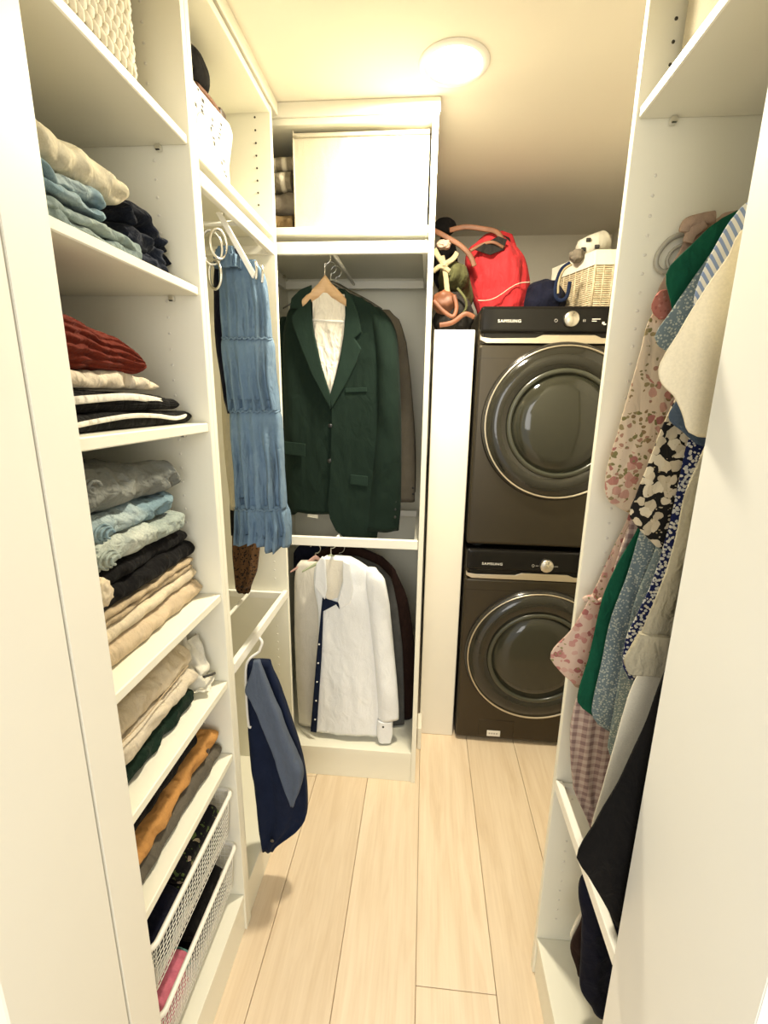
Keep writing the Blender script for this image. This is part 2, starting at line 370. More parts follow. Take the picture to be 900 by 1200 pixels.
# hanging cloth body: rows (z, left x, right x, half depth[, dy])
def hang_mesh(rows, yc, folds=5, amp=.008, seed=0, p=2.8, n=56, m_=44, hollow=True, top_flat=False, ripple=.004, hem=.004, cap_top=True):
    m = MB(); R5 = [tuple(r)+(0,)*(5-len(r)) for r in rows]
    z_ = [Vector((r[0], r[1], r[2])) for r in R5]; e_ = [Vector((r[3], r[4], 0)) for r in R5]
    # parameterise by arc in z
    N = len(R5); zs = [r[0] for r in R5]; rings = []
    P = []
    for k in range(m_+1):
        zt = zs[0]+(zs[-1]-zs[0])*k/m_
        i = 0
        while i < N-2 and zt < zs[i+1]: i += 1
        t_ = (zt-zs[i])/(zs[i+1]-zs[i]) if zs[i+1] != zs[i] else 0
        def cr(j):
            g = lambda q: R5[max(0, min(N-1, q))][j]
            a, b, c_, d_ = g(i-1), g(i), g(i+1), g(i+2)
            return .5*(2*b+(c_-a)*t_+(2*a-5*b+4*c_-d_)*t_*t_+(3*b-a-3*c_+d_)*t_**3)
        P.append((zt, cr(1), cr(2), max(.0015, cr(3)), cr(4), k/m_))
    hwm = max((q_[2]-q_[1])/2 for q_ in P)
    for zt, xl, xr, hd, dy, v in P:
        hw = max(.001, (xr-xl)/2); cx = (xl+xr)/2; ring = []; fa = amp*min(1, v*1.6+.08)*min(1, 1.4*hw/hwm)
        for q in range(n):
            a = q*2*PI/n; c_, s_ = math.cos(a), math.sin(a)
            x = cx+hw*sg(c_)*abs(c_)**(2/p); y = hd*sg(s_)*abs(s_)**(2/p)
            u = (x-cx)/max(hw, 1e-6)
            f = fa*math.sin(folds*PI*u*.5+seed*1.3+.9*nz(v*2.5, seed))+ripple*nz(x*22, zt*9, seed)+.4*ripple*nz(x*50, zt*22, seed+9)
            z2 = zt
            if v > .93: z2 += hem*nz(x*18, y*30, seed+3)*(v-.93)/.07*1.6
            ring.append(Vector((x, yc+dy+y+f*(1-.3*abs(u)), z2)))
        rings.append(ring)
    if hollow:
        last = rings[-1]; c_ = sum(last, Vector())/n
        for sc, dz in ((.93, .003), (.86, .03)): rings.append([Vector((c_.x+(p_.x-c_.x)*(1-(1-sc)*.35), c_.y+(p_.y-c_.y)*sc, p_.z+dz)) for p_ in last])
    m.rings(rings); return m
def rows_px(y, tab): # (py, px_left, px_right, half depth[, dy])
    out = []
    for r in tab:
        a = on(1, y, r[1], r[0]); b = on(1, y, r[2], r[0]); out.append((max((a.z+b.z)/2, .152-.0004*len(out)) if 1.607 < y < 2.1 else (a.z+b.z)/2, a.x, min(b.x, -.0135) if 1.607 < y < 2.1 else b.x)+tuple(r[3:]))
    return out
def px_poly(y, pts): return [on(1, y, *p) for p in pts]

# ------------------------------------------------------------------ room
XL, XR, YB, YC, ZC = -.4745, .3465, 1.6074, 1.05, 2.386   # left fronts, right fronts, back fronts, divider, ceiling
WL, WR, WB, WF = -1.066, .945, 2.82, .578
def struct(name, m, mat, parent=None):
    o = m.build(name, mat, parent, origin=None if parent else (0, 0, 0))
    if parent is None: o['kind'] = 'structure'
    return o
fl = struct('floor', MB().box(WL-.1, WR+.1, -1.0, WB+.1, -.06, -.010, 0), 'floor_gap')
PWD = .2145; k = 0
breaks = {3: [-.6, .926, 2.3], 2: [-.2, 2.2], 1: [-.75, .35, 2.05], 0: [.1, 1.6], 4: [.35, 1.95], 5: [-.4, 1.2], -1: [.5, 2.2], -2: [-.1, 1.3], 6: [.6, 2.0]}
for i in range(-5, 9):
    xa = .0263+(i-3)*PWD; xb_ = xa+PWD
    xa, xb_ = max(xa, WL-.05), min(xb_, WR+.05)
    if xb_-xa < .01: continue
    bs = [-1.0]+breaks.get(i, [.2+.31*(i % 3), 1.5])+[WB]
    bs = sorted(b for b in bs if b >= -1.0)
    for a, b in zip(bs, bs[1:]):
        MB().box(xa+.0008, xb_-.0008, a+.0008, b-.0008, -.012, 0, .0012).build('plank', 'oak_floor', fl)
struct('ceiling', MB().box(WL-.1, WR+.1, .4, WB+.1, ZC, ZC+.06, 0), 'ceiling_paint')
struct('wall_left', MB().box(WL-.06, WL, .4, WB+.1, 0, ZC, 0), 'wall_paint')
struct('wall_right', MB().box(WR, WR+.06, .4, WB+.1, 0, ZC, 0), 'wall_paint')
struct('wall_back', MB().box(WL, WR, WB, WB+.06, 0, ZC, 0), 'wall_paint')
# front wall with the doorway the camera stands in
struct('wall_front', MB().box(WL-.1, XL-.02, .46, WF, 0, ZC, 0).box(XR+.02, WR+.1, .46, WF, 0, ZC, 0).box(XL-.02, XR+.02, .46, WF, 2.10, ZC, 0), 'wall_paint')
j = struct('door_1', MB().box(XL-.02, XL-.0002, .36, .5365, 0, 2.08, .002).box(XL-.02, XL-.0002, .5385, .5915, 0, 2.10, 0).box(XL, XL+.0014, .5385, .6105, 0, 2.10, .0006), 'trim_paint')
MB().box(XR+.0002, XR+.02, .36, .5955, 0, 2.10, 0).box(XR-.0014, XR, .36, .6145, 0, 2.10, .0006).build('jamb', 'daylit_jamb_paint', j); MB().box(XL+.002, XR-.002, .40, .5915, 2.08, 2.0995, .002).build('head_jamb', 'trim_paint', j)  # right jamb's paint is whiter, with the hall daylight put into its colour
# stub wall beside the machines
struct('wall_stub', MB().box(.022, .176, 1.905, WB, 0, 1.792, .003), 'wall_paint')
struct('trim_1', MB().box(-.640, .012, YB-.004, YB+.016, 2.347, ZC, .002), 'trim_paint')
struct('trim_2', MB().box(XL-.016, XL+.004, .61, YB+.016, 2.352, ZC, .002), 'trim_paint')
struct('baseboard_back', MB().box(.0125, .030, 1.80, 1.905, 0, .11, .002), 'trim_paint')
# recessed lamp
lt = thing('recessed_ceiling_light', 'round white recessed downlight glowing in the ceiling', 'ceiling light', LAMP)
MB().lathe(LAMP, [(.072, -.002), (.074, -.006), (.088, -.006), (.092, -.002), (.092, 0), (.072, 0)], n=48).build('trim_ring', 'plastic_white', lt)
MB().lathe(LAMP, [(.0005, -.004), (.071, -.004), (.071, -.0005), (.0005, -.0005)], n=48).build('lens', 'lamp_lens', lt)

# ------------------------------------------------------------------ wardrobes
class Unit:
    def __init__(s, kind, front, w0, w1, name, label, depth=.58):
        s.kind, s.f, s.w0, s.w1, s.dp = kind, front, w0, w1, depth
        cw = (w0+w1)/2
        s.root = thing(name, label, 'wardrobe', {'L': (front-depth/2, cw, 0), 'R': (front+depth/2, cw, 0), 'B': (cw, front+depth/2, 0)}[kind])
    def b(s, m, w0, w1, d0, d1, z0, z1, bev=.0012):
        if s.kind == 'L': return m.box(s.f-d1, s.f-d0, w0, w1, z0, z1, bev)
        if s.kind == 'R': return m.box(s.f+d0, s.f+d1, w0, w1, z0, z1, bev)
        return m.box(w0, w1, s.f+d0, s.f+d1, z0, z1, bev)
    def pt(s, w_, d, z):
        return Vector({'L': (s.f-d, w_, z), 'R': (s.f+d, w_, z), 'B': (w_, s.f+d, z)}[s.kind])
    def part(s, name, *a, mat='white_melamine', parent=None, **k): return s.b(MB(), *a, **k).build(name, mat, parent or s.root)
    def shell(s, top=2.345, base=.132, th=.018):
        s.th = th
        s.part('side_panel', s.w0, s.w0+th, 0, s.dp, 0, top); s.part('side_panel', s.w1-th, s.w1, 0, s.dp, 0, top)
        a, b = s.w0+th, s.w1-th
        s.part('top_panel', a, b, .002, s.dp, top-.018, top); s.part('back_panel', a, b, s.dp-.008, s.dp, base, top-.018)
        s.part('base_shelf', a, b, .002, s.dp-.008, base-.022, base); s.part('plinth', a, b, .006, .024, 0, base-.022)
    def shelf(s, ztop, th=.018, set_=.004):
        a, b = s.w0+s.th+.001, s.w1-s.th-.001
        o = s.part('shelf', a, b, set_, s.dp-.009, ztop-th, ztop, bev=.002)
        for w_, sgn in ((a, 1), (b, -1)):
            for d in (.06, s.dp-.08):
                c0 = s.pt(w_+sgn*.006, d, ztop-th-.006)
                MB().box(c0.x-.006, c0.x+.006, c0.y-.006, c0.y+.006, c0.z-.006, c0.z+.006, .002).build('shelf_pin', 'chrome', o)
        return o
    def holes(s, which, d, z0, z1, mat, step=.032, proud=.0016):
        m = MB(); w_ = s.w0+s.th if which == 0 else s.w1-s.th; sgn = 1 if which == 0 else -1
        z = z0
        while z < z1:
            c = s.pt(w_, d, z); h0, h1 = (-.0005, proud)
            ax = 'x' if s.kind == 'B' else 'y'
            m.lathe(c, [(.0028, sgn*h0), (.0028, sgn*h1*.7), (.0018, sgn*h1)], ax, 8); z += step
        return m.build('peg_hole_plugs' if mat != 'hole_dark' else 'peg_holes', mat, s.root, kind='stuff')
    def frame(s, ztop, h=.034, set_=.0, back=.50, wires=2, rail=True, mids=()):
        """pull-out frame: front bar, side runners, back bar and cross rods"""
        a, b = s.w0+s.th+.002, s.w1-s.th-.002
        o = s.part('pull_out_frame', a, b, set_, set_+.016, ztop-h, ztop, mat='white_metal', bev=.002)
        s.part('runner', a, a+.014, set_+.016, back, ztop-h, ztop-.006, mat='white_metal', parent=o); s.part('runner', b-.014, b, set_+.016, back, ztop-h, ztop-.006, mat='white_metal', parent=o)
        s.part('back_bar', a+.014, b-.014, back-.016, back, ztop-h, ztop-.006, mat='white_metal', parent=o)
        for d in mids: MB().tube([s.pt(a+.014, d, ztop-.014), s.pt(b-.014, d, ztop-.014)], .006, 10).build('cross_rod', 'white_metal', o)
        if rail:
            c = (a+b)/2; MB().tube([s.pt(c, set_+.016, ztop-.02), s.pt(c, back-.016, ztop-.02)], .006, 10).build('hanging_rail', 'white_metal', o)
        return o
# A: shelves on the left
UA = Unit('L', XL, .592, YC-.018, 'wardrobe', 'white open wardrobe with six shelves of folded clothes and wire baskets'); UA.shell()
for z in (2.026, 1.755, 1.478, 1.071, .833, .616): UA.shelf(z, .020 if z < 1.7 else .017)
for mt, z0, z1 in (('plug_white', .16, 2.30),):
    UA.holes(1, .075, z0, z1, mt); UA.holes(1, .50, z0, z1, mt)
UA.holes(0, .50, .2, 2.2, 'hole_dark', .064)
# B: hanging bay on the left
UB = Unit('L', XL, YC-.018, 1.556, 'wardrobe', 'white open wardrobe bay with hanging denim skirt and trouser rail'); UB.shell()
UB.shelf(2.024); UB.frame(1.984, .030, rail=True); UB.frame(.858, .030, wires=0, rail=False, mids=(.14, .26, .38))
UB.holes(1, .045, 2.06, 2.33, 'hole_dark'); UB.holes(1, .045, .90, 1.93, 'plug_white'); UB.holes(1, .045, .2, .82, 'plug_white'); UB.holes(1, .5, .2, 2.3, 'plug_white')
# C: hanging bay on the end wall
UC = Unit('B', YB, -.640, .008, 'wardrobe', 'white open wardrobe on the end wall holding blazers and shirts'); UC.shell(2.347, .14)
UC.shelf(2.055, .022, .004); UC.frame(2.012, .036); UC.frame(1.040, .034)
# D: hanging bay on the right
UD = Unit('R', XR, .596, 1.005, 'wardrobe', 'white open wardrobe packed with hanging dresses and blouses'); UD.shell(2.345, .128)
UD.shelf(2.032, .018); UD.frame(.640, .03, .0, rail=False, mids=(.15, .3))
UD.holes(1, .045, 2.06, 2.33, 'hole_dark'); UD.holes(1, .045, .68, 1.95, 'plug_white'); UD.holes(1, .045, .2, .6, 'plug_white')
rD = MB().tube([(XR+.29, .616, 1.93), (XR+.29, .985, 1.93)], .010, 12).build('clothes_rail', 'white_metal', UD.root)

# wire baskets in A
def basket(ztop):
    y0, y1, xf, xb_, h = .626, 1.012, XL-.012, XL-.53, .13
    r = .022
    def loop(z, off=0, n=6):
        pts = []
        for cx, cy, a0 in ((xf-r, y1-r, 0), (xb_+r, y1-r, 90), (xb_+r, y0+r, 180), (xf-r, y0+r, 270)):
            for q in range(n+1):
                a = math.radians(a0+90*q/n); pts.append((cx+(r-off)*math.cos(a), cy+(r-off)*math.sin(a), z))
        return pts
    o = MB().tube(loop(ztop), .0058, 10, True).build('wire_basket', 'white_metal', UA.root)
    m = MB()
    for q in range(1, 11): m.tube(loop(ztop-q*h/10, .003+.001*q), .0009, 5, True)
    L = loop(ztop, .003, 6); Lb = loop(ztop-h, .013, 6)
    N = len(L)
    for i in range(N):
        a, b = Vector(L[i]), Vector(L[(i+1) % N]); a2, b2 = Vector(Lb[i]), Vector(Lb[(i+1) % N])
        k = max(1, int((b-a).length/.012))
        for q in range(k): m.tube([a.lerp(b, q/k), a2.lerp(b2, q/k)], .0009, 4)
    m.build('mesh_wire', 'white_metal', o, kind='stuff')
    MB().box(xb_+.02, xf-.02, y0+.02, y1-.02, ztop-h-.002, ztop-h, 0).build('basket_floor', 'white_metal', o)
    MB().box(xb_, xf-.03, .6105, y0-.003, ztop-.010, ztop+.004, .002).build('runner', 'white_metal', o)
    MB().box(xb_, xf-.03, y1+.0025, 1.0138, ztop-.010, ztop+.004, .0005).build('runner', 'white_metal', o)
    for y in (1.011,):
        MB().lathe((xf-.05, 1.0135, ztop+.016), [(.009, 0), (.009, -.004), (.005, -.006)], 'y', 16).build('stop_knob', 'plastic_white', o)
    return ztop-h
zb1 = basket(.500); zb2 = basket(.318)

# ------------------------------------------------------------------ folded clothes on the shelves of A
FX, BX = XL-.045, XL-.42
Z1, Z2, Z3, Z4, Z5 = 1.7552, 1.4782, 1.0712, .8332, .6162
g = 'folded clothes on the shelf under the woven basket'
F1 = XL-.015
fold('folded_jeans', 'pale washed jeans folded flat at the bottom below the cream cushion', 'jeans', 'pale_denim', F1, BX, .612, .855, Z1, Z1+.036, 2, 1, g, tilt=-.003, wob=.010)
fold('folded_jeans', 'light blue folded jeans sandwiched under the cream cushion', 'jeans', 'light_denim', F1, BX, .612, .775, Z1+.037, Z1+.073, 2, 2, g, tilt=-.003, wob=.010)
cu = fold_mesh(F1+.003, BX, .612, .822, Z1+.074, Z1+.124, 1, 3, tilt=-.006, wob=.012, prof=[(0, 1.0), (.6, 1), (1, .85)], rend=1.5).build('cushion', 'cream_cotton')
tag(cu, 'puffy cream cushion lying on top of light blue jeans', 'cushion')
fold('crumpled_jeans', 'dark navy jeans crumpled in a heap beside the cream cushion', 'jeans', 'dark_denim', F1-.030, BX, .862, 1.004, Z1, Z1+.118, 3, 4, g, wob=.021, prof=[(0, .9), (.35, 1.05), (.7, .92), (1, .75)], tilt=-.006)
g = 'sweaters stacked on the shelf'
FX = XL-.028
fold('folded_pullover', 'black knit top with white bands at the bottom under the striped sweater', 'pullover', 'black_knit', FX, BX, .612, 1.006, Z2, Z2+.029, 1, 5, g, tilt=-.002, wob=.004)
fold('folded_sweater', 'black ribbed sweater with one white band below the cream sweater', 'sweater', 'black_knit', FX-.003, BX, .612, .962, Z2+.030, Z2+.066, 1, 6, g, tilt=-.005, wob=.004, rib=(9, .05, 0), prof=[(0, 1), (.7, .95), (1, .7)])
fold('folded_sweater', 'cream knit sweater between the rust and the striped black ones', 'sweater', 'offwhite_knit', FX-.004, BX, .612, .890, Z2+.067, Z2+.092, 1, 7, g, tilt=-.004, wob=.009, prof=[(0, .8), (.6, 1.2), (1, .8)])
fold('folded_sweater', 'rust red ribbed sweater on top of the pile', 'sweater', 'rust_knit', FX, BX, .612, .842, Z2+.093, Z2+.168, 1, 8, g, tilt=-.010, wob=.008, prof=[(0, 1.02), (.4, 1.0), (.72, .88), (1, .55)], rib=(9, .10, 0), ny=44)
# white bands of the striped knits: real inlaid strips lying on the folds
def band(parent, ys, xs, zs, hw, mat='white_knit', n=40, nm='stripe_band'):
    pts = spline([Vector((x, y, z)) for x, y, z in zip(xs, ys, zs)], n); m = MB(); rings = []
    for p in pts: rings.append([p+Vector((.0022*math.cos(a), 0, hw*math.sin(a))) for a in [q*2*PI/10 for q in range(10)]])
    m.rings(rings); return m.build(nm, mat, parent)
bt = [o for o in D.objects if o.name.startswith('folded_pullover')][0]; bs_ = [o for o in D.objects if o.get('label', '').startswith('black ribbed')][0]
xs = XL-.0305
band(bt, [.63, .70, .78, .86, .93, .992], [xs-.002, xs-.003, xs, xs-.001, xs-.002, xs-.008], [Z2+.012, Z2+.018, Z2+.023, Z2+.020, Z2+.013, Z2+.017], .0042)
band(bs_, [.63, .70, .78, .86, .935], [xs-.003, xs-.003, xs-.003, xs-.005, xs-.012], [Z2+.048, Z2+.052, Z2+.055, Z2+.050, Z2+.040], .0062)
# shelf 3
g = 'trousers stacked on the shelf above the green bouclé sweater'.replace('é', 'e')
F3 = XL-.035
for nm, lab, cat, mat, dx, y1, za, zb, n_, sd, kw in (
    ('folded_chinos', 'sand chinos folded thick at the very bottom of the trouser pile', 'trousers', 'sand_twill', 0, 1.009, 0, .046, 1, 11, dict(wob=.006)),
    ('folded_chinos', 'thin pale sand chinos second from the bottom of the trouser pile', 'trousers', 'ivory_twill', -.008, 1.000, .047, .076, 1, 12, dict(wob=.005)),
    ('folded_chinos', 'khaki chinos folded right beneath the black jeans', 'trousers', 'khaki_twill', -.012, .985, .077, .104, 2, 13, dict(wob=.005)),
    ('folded_jeans', 'lower pair of black folded jeans resting on khaki chinos', 'jeans', 'black_cotton', -.006, 1.003, .105, .144, 1, 14, dict(wob=.007, tilt=-.003)),
    ('folded_jeans', 'upper pair of black folded jeans beneath the bleached jeans', 'jeans', 'black_cotton', -.014, .975, .141, .176, 1, 15, dict(wob=.007)),
    ('folded_jeans', 'bleached pale jeans folded directly on black jeans', 'jeans', 'bleached_denim', -.006, .962, .178, .222, 1, 16, dict(wob=.012)),
    ('folded_jeans', 'light blue faded jeans folded below the grey pair', 'jeans', 'light_denim', -.010, .945, .224, .268, 1, 17, dict(wob=.012)),
    ('folded_jeans', 'grey washed jeans lying on top of the trouser pile', 'jeans', 'grey_denim', -.006, .955, .270, .352, 1, 18, dict(wob=.014, prof=[(0, 1.0), (.6, .92), (1, .66)]))):
    fold(nm, lab, cat, mat, F3+dx, BX, .612, y1, Z3+za, Z3+zb, n_, sd, g, **kw)
# waistband and hem rolls showing at the near end of the jeans
def roll(owner, label_start, y, z, mat, r=.014, n=3):
    p_ = [o for o in D.objects if o.get('label', '').startswith(label_start)][0]
    m = MB()
    for i in range(n):
        rr = r*(1-i*.27); m.tube([Vector((F3-.004+.006*i, y+rr*1.5*math.cos(a), z+rr*math.sin(a))) for a in [q*2*PI/24 for q in range(18)]], .0026, 6)
        m.build('rolled_hem', mat, p_); m = MB()
roll(0, 'light blue faded', .685, Z3+.246, 'light_denim'); roll(0, 'bleached pale', .690, Z3+.200, 'bleached_denim', .015); roll(0, 'grey washed', .672, Z3+.325, 'grey_denim', .013, 2)
crumple('rolled_sock', 'small cream cloth bundle tucked beside the black jeans', 'cloth', 'ivory_twill', (F3+.008, .648, Z3+.160), (.012, .020, .024), 3, .4, 3, flat=False, sub=4)
# shelf 4
g = 'folded clothes beside the tied cream pouch'
F4 = XL-.035
fold('folded_sweater', 'dark green boucle sweater folded under ivory trousers', 'sweater', 'boucle_green', F4-.004, BX, .612, .932, Z4, Z4+.046, 1, 21, g, wob=.012)
fold('folded_jeans', 'white jeans folded between green sweater and ivory trousers', 'jeans', 'offwhite_knit', F4-.002, BX, .612, .938, Z4+.047, Z4+.092, 1, 22, g, wob=.008)
iv = fold('folded_jeans', 'ivory jeans with seam and pocket folded on top of white jeans', 'jeans', 'ivory_twill', F4, BX, .612, .942, Z4+.093, Z4+.152, 1, 23, g, wob=.009)
MB().tube(spline([(F4-.002, .64, Z4+.112), (F4+.001, .72, Z4+.110), (F4, .80, Z4+.114), (F4-.004, .90, Z4+.112)], 24), .0014, 6).build('side_seam', 'khaki_twill', iv)
pz = thing('drawstring_pouch', 'crumpled cream cotton pouch with a black drawstring lying beside the folded jeans', 'pouch', (F4-.06, .975, Z4))
def sheet(parent, name, mat, c, u, v, seed, amp=.02, n=22, th=.0016):
    """small crumpled piece of cloth spanned by u and v around c"""
    c, u, v = Vector(c), Vector(u), Vector(v); nn = u.cross(v).normalized(); vs_ = []; fs = []
    for sd in (0, 1):
        for i in range(n+1):
            for j in range(n+1):
                a_, b_ = i/n-.5, j/n-.5; d = amp*(nz(a_*3.4, b_*3.4, seed)+.3*nz(a_*8, b_*7, seed+4))
                vs_.append(c+u*(a_+.10*nz(b_*4, seed))+v*(b_+.10*nz(a_*4, seed+7))+nn*(d+sd*th))
    k = (n+1)**2
    for i in range(n):
        for j in range(n):
            q_ = i*(n+1)+j; f_ = (q_, q_+1, q_+n+2, q_+n+1); fs += [f_, tuple(k+z for z in reversed(f_))]
    bd = [i*(n+1) for i in range(n+1)]+[n*(n+1)+j for j in range(1, n+1)]+[i*(n+1)+n for i in range(n-1, -1, -1)]+[j for j in range(n-1, 0, -1)]
    fs += [(bd[i], bd[(i+1) % len(bd)], k+bd[(i+1) % len(bd)], k+bd[i]) for i in range(len(bd))]
    return MB().add(vs_, fs).build(name, mat, parent)
crumple('pouch_body', '', '', 'white_cotton', (F4-.075, .968, Z4+.028), (.080, .028, .044), 5, .28, 1.8, parent=pz)
sheet(pz, 'pouch_flap', 'white_cotton', (F4-.035, .968, Z4+.085), (.05, .040, .02), (-.03, .02, .085), 3, .013)
sheet(pz, 'pouch_corner', 'white_cotton', (F4-.060, .957, Z4+.120), (.045, .02, .01), (-.02, .01, .075), 8, .012)
sheet(pz, 'pouch_hem', 'white_cotton', (F4-.010, .968, Z4+.022), (.045, .012, 0), (-.01, .055, .018), 12, .010)
MB().tube(spline([(F4+.004, .948, Z4+.052), (F4+.014, .968, Z4+.046), (F4+.010, .992, Z4+.034)], 12), .003, 8).build('drawstring', 'ink_black', pz)
# shelf 5
g = 'folded clothes on the shelf above the wire baskets'
F5 = XL-.028
fold('folded_trousers', 'grey cotton trousers folded flat under the camel pair', 'trousers', 'grey_cotton', F5, BX, .612, 1.006, Z5, Z5+.044, 1, 31, g, wob=.005)
fold('folded_trousers', 'camel orange trousers folded over grey ones', 'trousers', 'camel_cotton', F5-.004, BX, .612, 1.000, Z5+.045, Z5+.090, 1, 32, g, wob=.014)
fold('folded_trousers', 'black folded trousers lying on camel trousers', 'trousers', 'black_cotton', F5-.010, BX, .612, .930, Z5+.091, Z5+.158, 1, 33, g, wob=.008)
MB().lathe((F5-.004, .935, Z5+.072), [(.0005, .004), (.006, .004), (.006, 0), (.0005, 0)], 'x', 14).build('trouser_button', 'leather_dark', [o for o in D.objects if o.get('label', '').startswith('camel')][0])
# basket contents
fold('folded_dress', 'black dress with olive and cream flowers folded in upper wire basket', 'dress', 'floral_dark', XL-.030, XL-.42, .790, .985, zb1+.001, zb1+.118, 2, 41, wob=.012)
fold('folded_shirt', 'navy shirt folded beside the flowered dress in upper basket', 'shirt', 'navy_cotton', XL-.034, XL-.42, .665, .785, zb1+.001, zb1+.108, 2, 42, wob=.010)
fold('folded_shirt', 'black tops folded behind pink shirt in lower wire basket', 'shirt', 'black_cotton', XL-.030, XL-.42, .800, .980, zb2+.001, zb2+.112, 2, 43, wob=.010)
fold('folded_shirt', 'pink shirt folded loosely in lower wire basket', 'shirt', 'pink_cotton', XL-.030, XL-.42, .660, .772, zb2+.001, zb2+.118, 2, 44, wob=.016)
fold('folded_shirt', 'teal cloth edge peeking between pink and black in lower basket', 'shirt', 'teal_cotton', XL-.036, XL-.40, .774, .798, zb2+.001, zb2+.085, 1, 45, wob=.004)

# ------------------------------------------------------------------ woven basket on top shelf of A
def rope_basket():
    zt = 2.0262; x1, x0, y0, y1, h = XL-.045, XL-.40, .640, .945, .25
    root = thing('woven_basket', 'chunky white woven rope basket on the top shelf', 'basket', ((x0+x1)/2, (y0+y1)/2, zt))
    MB().box(x0+.010, x1-.010, y0+.010, y1-.010, zt+.001, zt+h-.02, .03, 3, True).build('basket_core', 'white_rope', root)
    m = MB(); r = .045
    def per(s_, off):
        pts = []
        for cx, cy, a0 in ((x1-r, y1-r, 0), (x0+r, y1-r, 90), (x0+r, y0+r, 180), (x1-r, y0+r, 270)):
            for q in range(9): a = math.radians(a0+90*q/8); pts.append(Vector((cx+(r+off)*math.cos(a), cy+(r+off)*math.sin(a), 0)))
        return pts
    P = per(0, -.004); segs = [(P[i], P[(i+1) % len(P)]) for i in range(len(P))]; tot = sum((b-a).length for a, b in segs)
    def at(u):
        d = (u % 1)*tot
        for a, b in segs:
            L = (b-a).length
            if d <= L: return a.lerp(b, d/max(L, 1e-9)), (b-a).normalized()
            d -= L
        return P[0], Vector((1, 0, 0))
    rows, N = 15, 74
    for j in range(rows):
        z = zt+.0165+j*(h-.022)/rows
        for i in range(N):
            p, tg = at((i+.5*(j % 2))/N); d = 1 if j % 2 else -1
            nrm = Vector((tg.y, -tg.x, 0)); inset = -.012*max(0, 1-j/2.)  # base rounds in
            ax = (tg*.55*d+Vector((0, 0, 1))).normalized()
            c_ = Vector((p.x, p.y, z))+nrm*inset*1.0
            m.tube([c_-ax*.0135, c_-ax*.008+nrm*.004, c_+nrm*.006, c_+ax*.008+nrm*.004, c_+ax*.0135], [.002, .0058, .0070, .0058, .002], 6)
    m.build('weave', 'white_rope', root, kind='stuff')
    MB().tube([Vector((p.x, p.y, zt+h)) for p in per(0, 0)], .009, 8, True).build('rim', 'white_rope', root)
rope_basket()

# ------------------------------------------------------------------ hangers
def hanger(name, label, mat, c, width, drop, hook_h=.075, th=.006, bar=True, rotz=0, blade=.012, hookmat='chrome', cat='hanger'):
    """c = neck point under the hook, shoulders run along x"""
    c = Vector(c); root = thing(name, label, cat, c); Rz = Matrix.Rotation(rotz, 3, 'Z')
    T = lambda p: c+Rz@Vector(p)
    hw = width/2; rings = []
    for k in range(33):
        u = -1+2*k/32; x = hw*u; z = -drop*abs(u)**1.35+.012*max(0, 1-abs(u)*3.2); bh = blade*(1.25-.75*abs(u)); yb = .016*u*u
        rings.append([T((x, -yb+th*math.cos(a), z-blade+bh*math.sin(a))) for a in [q*2*PI/12 for q in range(12)]])
    MB().rings(rings).build('shoulder_bar', mat, root)
    hr = .02
    pts = [(0, 0, -.005), (0, 0, hook_h-.055)]+[(hr*math.sin(a)*1.0-(0), 0, hook_h-.055+hr-hr*math.cos(a)) for a in [math.radians(d) for d in range(20, 270, 18)]]
    pts = [(x if i < 2 else x, y, z) for i, (x, y, z) in enumerate(pts)]
    MB().tube([T(p) for p in spline(pts, 40)], .0018, 8).build('hook', hookmat, root)
    if bar: MB().tube([T((-hw*.82, -.006, -drop*.8-blade)), T((-hw*.80, -.006, -drop-.055)), T((hw*.80, -.006, -drop-.055)), T((hw*.82, -.006, -drop*.8-blade))], .0035, 8).build('trouser_bar', mat, root)
    return root

# ------------------------------------------------------------------ wardrobe C: blazer bay
YV = 1.70
bl = thing('blazer', 'dark green two-button blazer with white lining on wooden hanger', 'blazer', (-.27, 1.75, 1.06))
hang_mesh(rows_px(YV, [(336, 372, 402, .020), (342, 360, 410, .030), (352, 342, 432, .040), (366, 333, 446, .045), (390, 329, 452, .05), (430, 328, 448, .05), (500, 330, 442, .048), (560, 331, 440, .048), (603, 333, 440, .045)]), 1.75, 4, .004, 3, 4.2, ripple=.003, m_=52).build('body', 'green_wool', bl)
def px_sleeve(y, tab, yc, seed=0, mat='green_wool', parent=None, name='sleeve', folds=2, amp=.003, p=2.2, **k):
    return hang_mesh(rows_px(y, tab), yc, folds, amp, seed, p, n=32, **k).build(name, mat, parent)
px_sleeve(YV, [(359, 430, 444, .016), (368, 430, 454, .032), (382, 434, 462, .044), (400, 437, 466, .05), (430, 440, 468, .052), (500, 439, 470, .050), (560, 432, 470, .046), (600, 427, 469, .042), (622, 424, 467, .040)], 1.722, 4, parent=bl, ripple=.006)
px_sleeve(YV, [(368, 322, 336, .020), (390, 316, 338, .035), (450, 316, 340, .045), (530, 317, 340, .042), (606, 320, 342, .038)], 1.772, 5, parent=bl)
def pp(name, mat, parent, y, pts, th=.005, bev=.0018):
    return MB().poly(px_poly(y, pts), (0, -th, 0), bev).build(name, mat, parent)
yf = 1.697
pp('front_panel', 'green_wool', bl, yf, [(389, 470), (388, 520), (387, 560), (384, 592), (387, 608), (394, 622), (404, 630), (424, 633), (442, 630), (446, 600), (446, 520), (449, 440), (453, 400), (450, 378), (440, 360), (424, 349), (410, 346), (412, 380)], .006, .002)
pp('lining', 'lining_white', bl, yf-.001, [(366, 342), (404, 345), (405, 385), (397, 425), (387, 466), (376, 425), (367, 385)], .003, .001)
